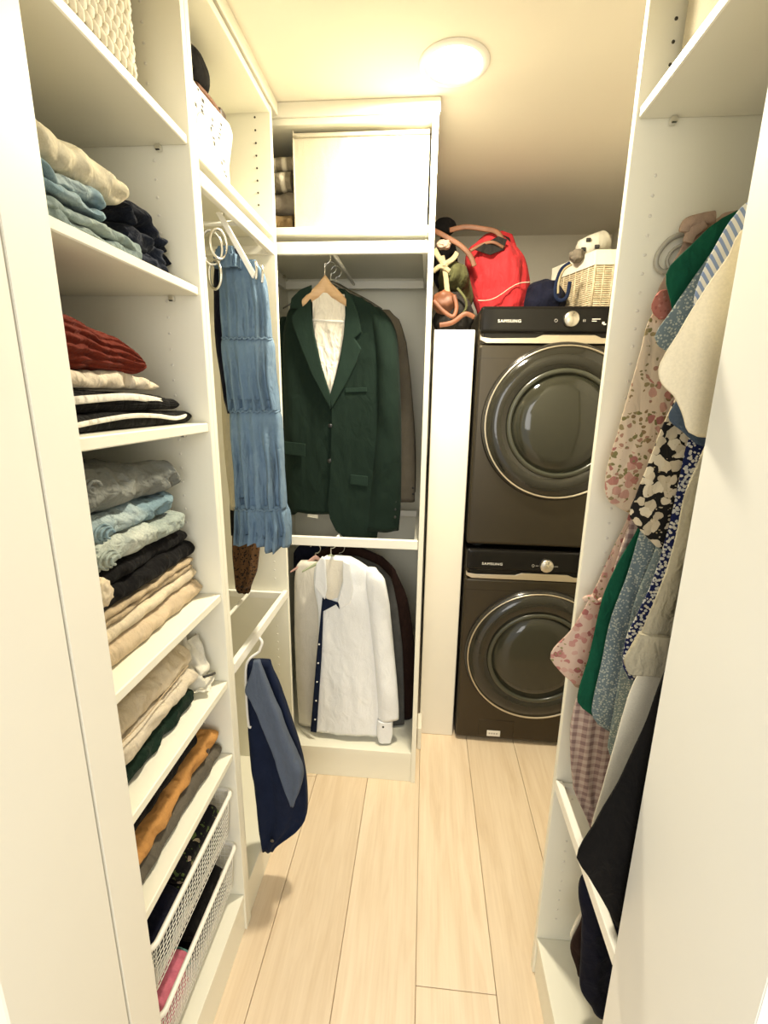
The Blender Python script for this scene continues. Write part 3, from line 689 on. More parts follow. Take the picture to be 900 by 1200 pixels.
pp('lapel', 'green_wool_edge', bl, yf-.004, [(405, 340), (414, 350), (420, 366), (424, 390), (416, 397), (424, 409), (418, 426), (405, 452), (389, 479), (386, 466), (397, 430), (403, 392), (405, 368)], .010, .004)
pp('lapel', 'green_wool_edge', bl, yf-.004, [(366, 334), (352, 340), (342, 350), (340, 362), (349, 362), (342, 371), (343, 380), (352, 405), (366, 440), (388, 480), (388, 464), (377, 428), (368, 388), (365, 360)], .010, .004)
pp('pocket_flap', 'green_wool_edge', bl, yf-.0062, [(411, 556), (431, 558), (431, 570), (410, 567)], .004)
pp('pocket_flap', 'green_wool_edge', bl, yf-.002, [(332, 517), (358, 520), (358, 535), (334, 532)], .004)
pp('breast_welt', 'green_wool_edge', bl, yf-.0062, [(405, 455), (430, 454), (430, 459), (405, 460)], .003, .001)
def btn(parent, y, px, py, r=.006, mat='button_horn', name='button'):
    c = on(1, y, px, py); return MB().lathe(c, [(.0004, -.003), (r*.7, -.003), (r, -.0018), (r, 0), (.0004, 0)], 'y', 14).build(name, mat, parent)
for q in ((387, 499), (386, 540)): btn(bl, yf-.0075, *q, r=.0075)
for i in range(3): btn(bl, 1.695, 463, 588+i*9, .005)
pp('shirt_tail', 'white_cotton', bl, 1.72, [(361, 600), (373, 602), (373, 607), (361, 605)], .01, .001)
wh = hanger('wooden_hanger', 'pale wooden hanger holding the green blazer', 'hanger_wood', on(1, 1.70, 381, 330)+Vector((0, 0, .004)), .15, .050, .105, .012, False, blade=.024)
MB().tube([on(1, yf-.004, 366, 375), on(1, yf-.005, 404, 377)], .0035, 8).build('trouser_bar', 'plastic_white', wh)
jk = thing('jacket', 'taupe wool jacket hanging behind the green blazer', 'jacket', (-.2, 1.85, 1.1))
hang_mesh(rows_px(1.83, [(342, 370, 405, .016), (352, 350, 428, .022), (366, 344, 452, .026), (400, 342, 462, .028), (480, 344, 462, .028), (590, 348, 460, .026)]), 1.855, 4, .004, 7, 3.6).build('body', 'taupe_wool', jk)
px_sleeve(1.83, [(362, 438, 456, .012), (374, 440, 468, .020), (400, 444, 476, .024), (450, 448, 482, .024), (520, 449, 486, .022), (588, 446, 486, .020)], 1.852, 8, 'taupe_wool', jk)
for i in range(2): btn(jk, 1.832, 484, 572+i*7, .004)
hanger('wire_hanger', 'steel hook hanger of the taupe jacket behind the blazer', 'dark_steel', on(1, 1.855, 388, 333), .36, .08, .09, .003, False, blade=.006)
jb = thing('jacket', 'black jacket hanging at the back behind the taupe one', 'jacket', (-.2, 1.93, 1.15))
hang_mesh(rows_px(1.92, [(344, 375, 405, .012), (354, 355, 432, .018), (370, 350, 458, .020), (400, 350, 474, .022), (450, 350, 482, .022), (520, 352, 487, .020), (575, 356, 487, .018)]), 1.925, 4, .003, 9, 3.6).build('body', 'black_wool', jb)
hanger('wire_hanger', 'steel hook hanger of the black jacket at the back', 'dark_steel', on(1, 1.925, 394, 335), .36, .08, .085, .003, False, blade=.006)
# shelf above: box and blankets
bx = thing('storage_box', 'large cream fabric storage box filling the top shelf', 'storage box', (-.2, 1.80, 2.055))
zs = 2.0552; yb0 = YB+.025; A = on(1, yb0, 346, 264); B = on(1, yb0, 502, 258)
m = MB(); rings = []
xl_, xr_ = A.x, -.0165; zt_l = on(1, yb0, 347, 152).z; zt_r = on(1, yb0, 500, 142).z
for k in range(25):
    u = k/24; x = xl_+(xr_-xl_)*u; top = min(zt_l+(zt_r-zt_l)*u+.012*math.sin(PI*u), 2.318); bul = .006*math.sin(PI*u)
    ring = []
    for q in range(9): ring.append(Vector((x, yb0-bul*math.sin(PI*q/8), zs+(top-zs)*q/8)))
    for q in range(1, 7): ring.append(Vector((x, yb0+.40*q/6, top)))
    for q in range(1, 7): ring.append(Vector((x, yb0+.40, top+(zs-top)*q/6)))
    rings.append(ring)
m.rings(rings, smooth=False).build('body', 'box_canvas', bx)
m = MB(); m.tube([Vector((xl_+(xr_-xl_)*k/24, yb0-.003, min(zt_l+(zt_r-zt_l)*k/24+.012*math.sin(PI*k/24), 2.318)-.010)) for k in range(25)], .0035, 8).build('lid_seam', 'box_canvas', bx)
MB().tube([Vector((xl_+.001, yb0-.001, zs+.004)), Vector((xl_+.001, yb0-.001, zt_l-.003))], .0025, 6).build('edge_piping', 'box_canvas', bx)
g = 'blankets stacked beside the storage box'
def blanket(label, mat, z0, z1, seed, xa=-.610, xb_=xl_-.004, y0=YB+.03):
    rot = fold_mesh(0, -.34, xa, xb_, z0, z1, 1, seed, wob=.006, ny=24, rend=.04)
    for v in rot.v: v.x, v.y = v.y, y0-v.x
    o = rot.build('folded_blanket', mat); tag(o, label, 'blanket', g); return o
blanket('brown folded blanket at the bottom beside the storage box', 'brown_fleece', zs, zs+.050, 51)
blanket('grey fleece blanket in the middle beside the storage box', 'grey_fleece', zs+.051, zs+.117, 52)
blanket('striped blanket folded second from the top beside the storage box', 'blanket_stripe', zs+.118, zs+.172, 53)
blanket('ruffled striped throw on top of the blankets beside the storage box', 'blanket_stripe', zs+.173, zs+.212, 54)

# lower bay: shirts
YS = 1.646
sh = thing('dress_shirt', 'white button shirt with navy placket lining and open collar', 'shirt', (-.25, 1.73, .2))
hang_mesh(rows_px(YS, [(655, 380, 410, .012), (661, 372, 422, .018), (670, 367, 434, .022), (688, 366, 442, .024), (720, 371, 444, .025), (780, 372, 445, .025), (830, 370, 446, .025), (864, 369, 444, .024)]), 1.676, 3, .004, 13, 3.8, ripple=.004, hem=.02, m_=50).build('body', 'shirt_white', sh)
px_sleeve(YS, [(668, 428, 440, .014), (680, 427, 450, .026), (710, 430, 456, .030), (760, 436, 461, .030), (820, 441, 466, .028), (846, 442, 467, .026)], 1.668, 14, 'shirt_white', sh)
px_sleeve(YS, [(846, 442, 460, .022), (862, 441, 460, .022), (874, 443, 458, .020)], 1.659, 15, 'shirt_white', sh, name='cuff', ripple=.001)
ys = 1.650
pp('neck_lining', 'beige_and_shaded_white', sh, ys, [(380, 655), (402, 657), (402, 680), (396, 700), (384, 704), (380, 690)], .002, .0006)
pp('collar', 'shirt_white', sh, ys-.002, [(371, 660), (378, 651), (382, 655), (384, 690), (381, 702), (375, 694), (369, 686)], .011, .004)
pp('collar', 'shirt_white', sh, ys-.002, [(402, 656), (410, 660), (414, 690), (411, 706), (400, 712), (396, 704), (402, 682)], .011, .004)
pp('placket_lining', 'navy_suit', sh, ys-.001, [(378, 700), (397, 706), (398, 714), (394, 708), (379, 716), (377, 770), (371, 858), (364, 857), (371, 770)], .003, .0008)
for i in range(5): btn(sh, ys-.004, 374-i*1.2, 755+i*22, .0035, 'button_white')
btn(sh, ys-.008, 381, 695, .004, 'ink_black'); btn(sh, 1.636, 449, 852, .004, 'ink_black')
btn(sh, ys-.002, 384, 857, .004, 'button_white', 'hem_emblem')
s2 = thing('dress_shirt', 'left front of the white navy-placket shirt with its shade coloured beige', 'shirt', (-.33, 1.80, .2))
hang_mesh(rows_px(1.722, [(658, 352, 380, .010), (664, 347, 392, .016), (680, 345, 400, .020), (740, 345, 402, .022), (800, 347, 402, .022), (856, 350, 402, .020)]), 1.728, 5, .005, 17, 3.4).build('body', 'beige_and_shaded_white', s2)  # left front of the same white shirt; beige stands in for its shade
s3 = thing('dress_shirt', 'grey checked shirt behind the white shirt sleeve', 'shirt', (-.2, 1.87, .25))
hang_mesh(rows_px(1.765, [(652, 385, 420, .010), (660, 370, 442, .015), (676, 365, 458, .018), (710, 365, 466, .020), (760, 366, 472, .020), (846, 370, 474, .018)]), 1.772, 5, .004, 18, 3.4).build('body', 'grey_tweed', s3)
s4 = thing('jacket', 'dark brown suede jacket at the back beside the shirts', 'jacket', (-.2, 1.94, .27))
hang_mesh(rows_px(1.81, [(642, 385, 425, .010), (650, 370, 446, .018), (664, 360, 462, .022), (700, 355, 478, .024), (760, 356, 486, .024), (838, 360, 486, .022)]), 1.818, 4, .005, 19, 3.4).build('body', 'brown_suede', s4)
s5 = thing('jacket', 'navy jacket hanging deepest behind the brown suede', 'jacket', (-.35, 2.02, .27))
hang_mesh(rows_px(1.86, [(641, 350, 400, .008), (648, 344, 420, .016), (670, 344, 430, .02), (760, 346, 440, .02), (830, 350, 440, .02)]), 1.868, 4, .005, 20, 3.4).build('body', 'navy_cotton', s5)
hanger('plastic_hanger', 'green plastic hanger inside the white shirt collar', 'hanger_green', on(1, 1.676, 388, 653), .22, .05, .09, .005, False, blade=.008)
hanger('plastic_hanger', 'pink plastic hanger of the beige-shaded shirt front', 'hanger_pink', on(1, 1.728, 370, 654), .20, .05, .075, .005, False, blade=.008)
hanger('wire_hanger', 'steel hook hanger of the grey checked shirt', 'dark_steel', on(1, 1.772, 398, 652), .32, .07, .07, .003, False, blade=.005)
hanger('wire_hanger', 'steel hook hanger of the brown suede jacket', 'dark_steel', on(1, 1.818, 400, 645), .32, .07, .06, .003, False, blade=.005)

# ------------------------------------------------------------------ wardrobe B contents
YD = 1.25
sk = thing('denim_skirt', 'tiered blue denim skirt hanging from a clip hanger', 'skirt', (-.52, 1.25, 1.05))
tiers = [(300, 257, 296), (318, 256, 306), (345, 257, 313), (398, 259, 318)]
hang_mesh(rows_px(YD, [(305, 257, 300, .010), (322, 257, 310, .014), (350, 258, 315, .020), (398, 262, 319, .022)]), YD, 11, .008, 1, 3, n=120, ripple=.006, hem=.002, m_=30).build('yoke', 'mid_denim', sk)
hang_mesh(rows_px(YD, [(396, 262, 319, .022), (404, 261, 321, .028), (440, 266, 323, .030), (482, 271, 328, .030)]), YD, 11, .013, 2, 3, n=120, ripple=.008, hem=.002, m_=30).build('tier', 'mid_denim', sk)
hang_mesh(rows_px(YD, [(478, 271, 327, .028), (488, 270, 330, .034), (540, 274, 334, .036), (594, 278, 337, .036)]), YD, 9, .017, 3, 3, n=120, ripple=.010, hem=.002, m_=34).build('tier', 'mid_denim', sk)
hang_mesh(rows_px(YD, [(590, 278, 336, .034), (598, 277, 339, .040), (615, 278, 341, .042), (636, 278, 340, .043)]), YD, 13, .017, 4, 3, n=120, ripple=.010, hem=.03, m_=24).build('hem_ruffle', 'mid_denim', sk)
for tab, s_ in (([(300, 258, 282, .012), (312, 257, 286, .016)], 5),): hang_mesh(rows_px(YD, [(292, 260, 278, .008), (304, 256, 282, .014), (318, 257, 286, .018)]), YD-.022, 14, .006, s_, 2.4, ripple=.002, m_=16).build('gathered_waist', 'mid_denim', sk)
# seams
for py, a, b, hd in ((398, 262, 319, .026), (482, 271, 328, .034), (594, 278, 337, .040)):
    pts = []
    for k in range(31):
        p = on(1, YD, a+(b-a)*k/30, py); u = 2*k/30-1; pts.append(Vector((p.x, YD-hd*(1-abs(u)**3.0)**(1/3.0)-.003, p.z+.003*math.sin(k*1.9))))
    MB().tube(pts, .0028, 6).build('seam', 'mid_denim', sk)
ch = thing('clip_hanger', 'white tilted clip hanger above the denim skirt', 'hanger', on(1, YD, 262, 250))
p0, p1 = on(1, YD-.012, 255, 252), on(1, YD-.03, 297, 322)
MB().poly([p0+Vector((-.006, 0, .006)), p0+Vector((.008, 0, .008)), p1+Vector((.004, 0, .004)), p1+Vector((-.004, 0, -.008))], (0, .010, 0), .002).build('bar', 'plastic_white', ch)
c0 = on(1, YD-.008, 262, 256)
MB().tube(spline([c0, c0+Vector((0, 0, .03)), c0+Vector((-.012, .004, .055)), c0+Vector((.004, .006, .075)), c0+Vector((.022, .004, .06))], 24), .002, 8).build('hook', 'chrome', ch)
for q, (px, py) in enumerate(((300, 318), (307, 322))):
    c_ = on(1, YD-.02, px, py); MB().tube(spline([c_+Vector((0, 0, .022)), c_+Vector((.004, -.006, .006)), c_+Vector((.002, -.008, -.020))], 10), .003, 8).build('clip', 'chrome', ch)
rg = thing('ring_hanger', 'big chrome scarf rings hanging beside the clip hanger', 'hanger', on(1, 1.22, 248, 290))
for (px, py, r, tz) in ((248, 290, .030, .35), (252, 322, .026, -.3), (256, 286, .026, .9)):
    c_ = on(1, 1.20, px, py); MB().tube([c_+Vector((r*math.cos(a)*math.cos(tz)*.75, r*math.cos(a)*math.sin(tz), r*1.25*math.sin(a))) for a in [q*2*PI/36 for q in range(36)]], .0034, 8, True).build('ring', 'chrome', rg)
nv = thing('hanging_garment', 'navy garment hanging left behind the denim skirt', 'dress', (-.6, 1.31, 1.3))
hang_mesh(rows_px(1.31, [(292, 252, 280, .012), (330, 250, 290, .018), (400, 252, 292, .02), (470, 262, 296, .02), (485, 266, 296, .018)]), 1.315, 5, .004, 22).build('body', 'navy_cotton', nv)
cr_ = thing('hanging_garment', 'cream garment showing as a narrow strip behind the denim skirt', 'dress', (-.6, 1.38, 1.2))
hang_mesh(rows_px(1.37, [(330, 262, 300, .014), (420, 258, 302, .018), (520, 262, 306, .02), (598, 270, 310, .02)]), 1.375, 5, .004, 23).build('body', 'cream_cotton', cr_)
lp = thing('hanging_garment', 'brown leopard print hem below the denim skirt', 'dress', (-.58, 1.44, 1.0))
hang_mesh(rows_px(1.43, [(420, 276, 305, .012), (560, 274, 308, .018), (640, 272, 304, .018), (670, 274, 300, .018), (692, 276, 292, .016)]), 1.435, 6, .006, 24, hem=.02).build('body', 'leopard', lp)
bkk = thing('hanging_garment', 'black garment hem between cream strip and leopard print', 'dress', (-.6, 1.405, 1.1))
hang_mesh(rows_px(1.40, [(450, 268, 300, .008), (560, 268, 302, .010), (628, 270, 304, .010)]), 1.405, 4, .003, 25).build('body', 'black_cotton', bkk)
# upper shelf of B: printed bag, black pouch, brown strap
pb = thing('printed_bag', 'white paper bag printed with black lettering on the upper shelf', 'bag', (-.62, 1.25, 2.0245))
zB = 2.0245; x_f = XL-.05
q0, q1 = on(0, x_f, 226, 90), on(0, x_f, 276, 155)
def yz(px, py): v = on(0, x_f, px, py); return v
pts = [yz(215, 88), yz(232, 98), yz(250, 118), yz(264, 132), yz(278, 153), yz(276, 180)]
ye = pts[-1].y; ztop = [p.z for p in pts]
out = [Vector((x_f, 1.10, zB)), Vector((x_f, 1.350, zB)), Vector((x_f, 1.345, zB+.08)), Vector((x_f, 1.385, zB+.175)), Vector((x_f, 1.36, zB+.194)), Vector((x_f, 1.28, zB+.186)), Vector((x_f, 1.19, zB+.180)), Vector((x_f, 1.10, zB+.182))]
MB().poly(out, (-.16, 0, 0), .012, 3, True).build('body', 'paper_bag', pb)
MB().tube([(x_f-.06+.0*k, 1.357+.02*math.sin(k/20*PI), zB+.04+.10*k/20) for k in range(21)], .0012, 6).build('string_handle', 'strap_webbing', pb)
MB().tube([Vector((x_f+.002, 1.20+.045*math.cos(a), zB+.075+.055*math.sin(a))) for a in [q*2*PI/40 for q in range(40)]], .0007, 6, True).build('printed_ring', 'print_grey', pb)
rn = random.Random(4)
for cy, cz, n_ in ((1.15, .13, 4), (1.19, .145, 4), (1.24, .12, 5), (1.29, .135, 4), (1.31, .03, 4), (1.30, .06, 3)):
    m = MB()
    for i in range(n_):
        y = cy+rn.uniform(-.012, .012); z = zB+cz-.012*i+.02
        m.box(x_f-.001, x_f+.0006, y-.004, y+rn.uniform(.002, .010), z, z+rn.uniform(.003, .009), 0)
    m.build('printed_mark', 'ink_black', pb, kind='stuff')
crumple('felt_hat', 'black soft hat perched on the printed white bag', 'hat', 'black_wool', (x_f-.075, 1.245, zB+.240), (.070, .072, .054), 6, .2, 1.6, sub=4)
st = thing('leather_belt', 'brown leather belt with dark buckle lying over the printed bag', 'belt', (x_f-.05, 1.29, zB+.18))
MB().tube(spline([(x_f-.02, 1.215, zB+.196), (x_f-.015, 1.26, zB+.197), (x_f-.012, 1.31, zB+.193), (x_f-.014, 1.34, zB+.186)], 14), [.006]*15, 8).build('strap', 'leather', st)
MB().box(x_f-.035, x_f-.005, 1.315, 1.352, zB+.180, zB+.206, .006, 2).build('buckle', 'leather_dark', st)
# trousers on the lower frame of B
YT = 1.150
tr = thing('suit_trousers', 'slate blue suit trousers draped over the lower rail', 'trousers', (-.5, YT, .5))
hang_mesh(rows_px(YT, [(770, 300, 307, .008), (784, 297, 312, .012), (804, 291, 320, .016), (814, 297, 324, .017), (830, 305, 331, .018), (850, 313, 338, .018), (880, 324, 351, .018), (896, 329, 357, .018), (914, 335, 355, .017), (936, 343, 347, .012)]), YT-.018, 2, .006, 31, 4.6, n=90, m_=70, ripple=.004, hem=.003).build('trouser_legs', 'slate_suit', tr)
t2 = thing('suit_trousers', 'dark navy suit trousers hanging behind the slate pair', 'trousers', (-.5, YT+.05, .4))
hang_mesh(rows_px(YT, [(780, 286, 313, .012), (800, 286, 322, .018), (850, 288, 340, .022), (900, 292, 354, .022), (945, 298, 358, .022), (970, 301, 352, .020), (1004, 305, 318, .014)]), YT+.026, 4, .011, 32, 4.0, n=90, ripple=.009, hem=.003).build('trouser_legs', 'navy_suit', t2)
c_ = on(1, YT, 303, 985); btn(t2, YT+.002, 319, 985, .006, 'dark_steel')
hg = thing('trouser_hanger', 'white loop hanger carrying the suit trousers', 'hanger', on(1, YT, 300, 770))
a = on(1, YT, 303, 764); b = on(1, YT-.01, 289, 778); c2 = on(1, YT-.01, 291, 848)
MB().tube(spline([a+Vector((.004, 0, .045)), a+Vector((.012, 0, .03)), a+Vector((.004, 0, .008)), a, b, b+(c2-b)*.5+Vector((-.004, 0, 0)), c2, c2+Vector((.008, 0, -.012))], 40), .0036, 8).build('wire_loop', 'plastic_white', hg)

# ------------------------------------------------------------------ washer and dryer
def text_mesh(body, size, parent, mat, c, name, extrude=.0004):
    cu = D.curves.new('t', 'FONT'); cu.body = body; cu.size = size; cu.extrude = extrude; cu.space_character = 1.12; cu.align_x = 'CENTER'; cu.align_y = 'CENTER'; cu.resolution_u = 3
    ob = D.objects.new('t', cu); COL.objects.link(ob); bpy.context.view_layer.update()
    me = D.meshes.new_from_object(ob.evaluated_get(bpy.context.evaluated_depsgraph_get())); D.objects.remove(ob); D.curves.remove(cu)
    m = MB(); m.add([Vector((c[0]+v.co.x*1.15, c[1]-v.co.z, c[2]+v.co.y)) for v in me.vertices], [tuple(p.vertices) for p in me.polygons], False); D.meshes.remove(me)
    return m.build(name, mat, parent)
YM, XM0, XM1 = 1.885, .187, .843
def machine(name, label, z0, z1, cz, rad, zp0, dial, textc, dryer):
    XC = (XM0+XM1)/2
    r = thing(name, label, 'dryer' if dryer else 'washing machine', (XC, YM+.36, z0))
    MB().box(XM0, XM1, YM+.012, YM+.74, z0+.012, z1-.004, .016, 3).build('body', 'black_stainless', r)
    MB().box(XM0+.001, XM1-.001, YM-.004, YM+.03, z0+.016, zp0-.034, .014, 3).build('front_panel', 'black_stainless', r)
    MB().box(XM0+.004, XM1-.004, YM-.010, YM+.03, zp0+.002, z1, .012, 3).build('control_panel', 'gloss_black', r)
    # silver handle strip: slim on the left, deeper from the middle
    pts = [(XM0+.006, zp0-.002), (XM0+.012, zp0-.012), (XM0+.05, zp0-.017), (XM0+.21, zp0-.014), (XM0+.235, zp0-.004), (XM1-.235, zp0-.004), (XM1-.21, zp0-.014), (XM1-.05, zp0-.017), (XM1-.012, zp0-.012), (XM1-.006, zp0-.002), (XM1-.006, zp0-.026), (XM1-.03, zp0-.034), (XM0+.03, zp0-.034), (XM0+.006, zp0-.022)]
    MB().poly([Vector((x, YM-.002, z)) for x, z in pts], (0, -.006, 0), .0015).build('handle_strip', 'satin_silver', r)
    MB().box(XM0+.02, XM1-.02, YM-.001, YM+.01, zp0-.02, zp0+.004, .002).build('handle_recess', 'gloss_black', r)
    # door
    c = (XC, YM, cz)
    d = MB().lathe(c, [(rad+.010, .004), (rad+.010, -.010), (rad+.004, -.022), (rad-.002, -.026), (rad-.002, .004)], 'y', 72).build('door', 'door_rim', r)
    MB().lathe(c, [(rad-.0015, -.022), (rad-.002, -.0285), (rad-.007, -.0285), (rad-.0075, -.022)], 'y', 72).build('door_chrome_ring', 'satin_silver', d)
    MB().lathe(c, [(rad-.006, -.018), (rad-.010, -.027), (rad*.70, -.036), (rad*.69, -.020)], 'y', 72).build('door_outer_glass', 'door_ring_glass', d)
    MB().lathe(c, [(rad*.71, -.030), (rad*.705, -.037), (rad*.66, -.040), (rad*.645, -.034), (rad*.64, -.020)], 'y', 72).build('door_inner_ring', 'drum_bowl', d)
    MB().lathe(c, [(rad*.655, -.018), (rad*.64, -.032), (rad*.45, -.044), (rad*.2, -.050), (.0005, -.051)], 'y', 72).build('door_glass', 'door_glass', d)
    # seam under handle
    MB().box(XM0+.004, XM1-.004, YM-.0048, YM-.003, zp0-.088, zp0-.0865, 0).build('panel_seam', 'door_rim', r)
    # dial
    dl = MB().lathe((dial[0], YM-.010, dial[1]), [(.027, .002), (.027, -.014), (.0245, -.017), (.0005, -.0175)], 'y', 40).build('dial', 'dial_metal', r)
    MB().box(dial[0]+.004, dial[0]+.0055, YM-.0285, YM-.027, dial[1]+.012, dial[1]+.022, 0).build('dial_mark', 'gloss_black', dl)
    text_mesh('SAMSUNG', .0150, r, 'print_white', (textc[0], YM-.0105, textc[1]), 'brand_lettering')
    zc = dial[1]-.004
    MB().tube([Vector((dial[0]-.052+.005*math.cos(a), YM-.0103, zc+.005*math.sin(a))) for a in [q*2*PI/20 for q in range(20)]], .0008, 5, True).build('power_symbol', 'print_grey', r)
    if dryer:
        for q in (0, 1): MB().box(dial[0]+.044+q*.006, dial[0]+.0462+q*.006, YM-.0112, YM-.0098, zc-.004, zc+.004, 0).build('start_symbol', 'print_grey', r)
        MB().box(dial[0]+.075, dial[0]+.105, YM-.0112, YM-.0098, zc+.004, zc+.0065, 0).build('display_bar', 'print_white', r)
        MB().box(dial[0]+.075, dial[0]+.092, YM-.0112, YM-.0098, zc-.003, zc-.0005, 0).build('display_bar', 'print_white', r)
        MB().box(dial[0]+.112, dial[0]+.120, YM-.0112, YM-.0098, zc-.012, zc-.004, 0).build('display_bar', 'print_white', r)
        MB().box(dial[0]+.117, dial[0]+.126, YM-.0112, YM-.0098, zc-.015, zc-.010, 0).build('display_bar', 'print_white', r)
    else:
        MB().box(dial[0]-.042, dial[0]-.030, YM-.0112, YM-.0098, zc-.0005, zc+.001, 0).build('display_bar', 'print_grey', r)
        MB().box(dial[0]+.032, dial[0]+.048, YM-.0112, YM-.0098, zc-.0005, zc+.001, 0).build('display_bar', 'print_grey', r)
        MB().box(.29, .45, YM-.0055, YM-.002, .028, .118, .006, 2).build('drain_cover', 'black_stainless', r)
        lb = MB().box(.330, .390, YM-.0075, YM-.005, .034, .064, .001).build('drain_label', 'print_white', r)
        for q in range(4): MB().box(.338+q*.011, .345+q*.011, YM-.0081, YM-.0070, .046, .053, 0).build('label_mark', 'print_grey', lb)
    for x in (XM0+.05, XM1-.05):
        for y in (YM+.06, YM+.68): MB().lathe((x, y, z0), [(.022, 0), (.022, .014), (.015, .016)], 'z', 14).build('foot', 'rubber', r)
    # side gloss contour of the front
    return r
machine('washing_machine', 'black front-loading washer standing on the floor under the dryer', 0, .932, .455, .300, .838, (.517, .874), (.298, .870), False)
machine('tumble_dryer', 'black front-loading dryer stacked on top of the washer', .934, 1.871, 1.448, .290, 1.775, (.515, 1.824), (.296, 1.818), True)

# ------------------------------------------------------------------ bags on the machines
ZD, ZS = 1.8715, 1.7925
rb = thing('tote_bag', 'bright red slouchy canvas tote with brown leather handles on the dryer', 'bag', (.29, 2.16, ZD))
YR = 2.12
R0 = rows_px(YR, [(279, 562, 600, .055), (286, 550, 609, .08), (302, 546, 617, .10), (325, 550, 622, .11), (350, 556, 622, .11), (366, 562, 618, .10)])
R0 = [(max(z, ZD+.001) if i < len(R0)-1 else ZD+.001, a, b, h) for i, (z, a, b, h) in enumerate(R0)]
mm = hang_mesh(R0, 2.16, 3, .010, 61, 2.4, ripple=.022, hem=0, m_=46, hollow=False)
for v in mm.v:
    k = max(0, (v.z-R0[2][0])/(R0[0][0]-R0[2][0])); v.z += k*.014*math.sin((v.x-.26)*30+2.2)
mm.build('body', 'red_canvas', rb)
MB().poly(px_poly(2.235, [(556, 298), (562, 284), (574, 275), (588, 271), (600, 275), (606, 292), (604, 312), (560, 312)]), (0, -.012, 0), .004).build('back_panel', 'red_canvas', rb)
MB().poly(px_poly(2.218, [(560, 300), (566, 286), (576, 279), (588, 275), (597, 279), (601, 296), (598, 308), (564, 308)]), (0, -.006, 0), .002).build('inside', 'charcoal', rb)
tp = on(1, YR-.06, 575, 281); pts = spline([on(1, YR-.085, 556, 296), on(1, YR-.09, 568, 289), on(1, YR-.09, 582, 283), on(1, YR-.085, 594, 292)], 16)
MB().poly(px_poly(YR-.070, [(556, 293), (568, 285), (584, 277), (594, 281), (590, 293), (574, 299)]), (0, -.004, 0), .001).build('mouth_lining', 'charcoal', rb)
def strap(parent, pts, wd=.010, th=.003, mat='leather', name='handle', n=30):
    P = spline(pts, n); rings = []
    for i, p in enumerate(P):
        t_ = (P[min(i+1, n)]-P[max(i-1, 0)]).normalized(); s_ = Vector((0, -1, 0)); s_ = (s_-t_*s_.dot(t_)).normalized(); q_ = t_.cross(s_)
        rings.append([p+q_*wd*math.cos(a)+s_*th*math.sin(a) for a in [k*2*PI/8 for k in range(8)]])
    return MB().rings(rings).build(name, mat, parent)
strap(rb, [on(1, 2.03, 556, 312), on(1, 2.03, 551, 300), on(1, 2.03, 540, 288), on(1, 2.04, 520, 276), on(1, 2.06, 508, 270)])
strap(rb, [on(1, 2.045, 551, 294), on(1, 2.05, 566, 286), on(1, 2.04, 578, 284), on(1, 2.045, 590, 290)], .006)
strap(rb, [on(1, 2.07, 590, 284), on(1, 2.07, 582, 272), on(1, 2.07, 565, 268), on(1, 2.08, 545, 266), on(1, 2.10, 527, 270)])
MB().tube([Vector((p.x, p.y, p.z)) for p in [on(1, 2.042-.010*math.sin(PI*k/20), 560+61*k/20, 352-20*k/20+4*math.sin(k*.3)) for k in range(21)]], .002, 6).build('seam', 'blush', rb)
# green rucksack and bags on the stub wall
rk = thing('rucksack', 'olive canvas rucksack with cream webbing straps beside the red tote', 'backpack', (.06, 2.1, ZS))
def lump(parent, name, mat, y, px, py, rx, ry, rz, seed=0, amp=.25, fr=1.8):
    c = on(1, y, px, py); return crumple(name, '', '', mat, c, (rx, ry, rz), seed, amp, fr, False, 4, parent)
lump(rk, 'flap', 'olive_canvas', 2.08, 531, 326, .062, .09, .058, 1)
lump(rk, 'body', 'olive_canvas', 2.17, 534, 345, .075, .09, .115, 2, .15)
strap(rk, [on(1, 1.985, 518, 300), on(1, 1.975, 522, 322), on(1, 1.97, 524, 340), on(1, 1.968, 527, 357)], .010, .003, 'strap_webbing', 'strap')
strap(rk, [on(1, 1.99, 509, 292), on(1, 1.98, 519, 308), on(1, 1.985, 530, 304), on(1, 1.99, 536, 296)], .010, .003, 'strap_webbing', 'strap')
strap(rk, [on(1, 1.985, 508, 318), on(1, 1.97, 517, 312), on(1, 1.975, 527, 318)], .009, .004, 'strap_webbing', 'strap')
lump(rk, 'knot', 'strap_webbing', 1.975, 520, 311, .016, .012, .016, 5, .3, 3)
lb_ = thing('leather_bag', 'cognac leather bag with dark strap below the olive rucksack', 'bag', (.06, 2.0, ZS))
lump(lb_, 'body', 'leather_cognac', 1.985, 521, 355, .046, .05, .046, 7, .3)
strap(lb_, [on(1, 1.93, 508, 352), on(1, 1.925, 520, 365), on(1, 1.925, 531, 371), on(1, 1.93, 535, 360), on(1, 1.935, 532, 346)], .008, .004, 'leather_cognac', 'strap')
strap(lb_, [on(1, 1.925, 515, 381), on(1, 1.92, 530, 378), on(1, 1.92, 545, 368), on(1, 1.925, 556, 372)], .009, .003, 'leather_cognac', 'strap')
MB().tube(spline([on(1, 1.94, 536, 338), on(1, 1.93, 545, 350), on(1, 1.93, 546, 362), on(1, 1.935, 538, 372)], 16), .005, 8).build('cord', 'olive_canvas', lb_)
cb = thing('duffel_bag', 'dark charcoal duffel slumped on the stub wall under the leather bag', 'bag', (.09, 2.1, ZS))
q = on(1, 2.03, 532, 366); crumple('body', '', '', 'charcoal', (.098, 2.05, ZS+.062), (.078, .10, .098), 8, .2, 2, True, 4, cb)
bkp = thing('pouch', 'black pouch standing behind the rucksack top', 'pouch', (.06, 2.2, ZS))
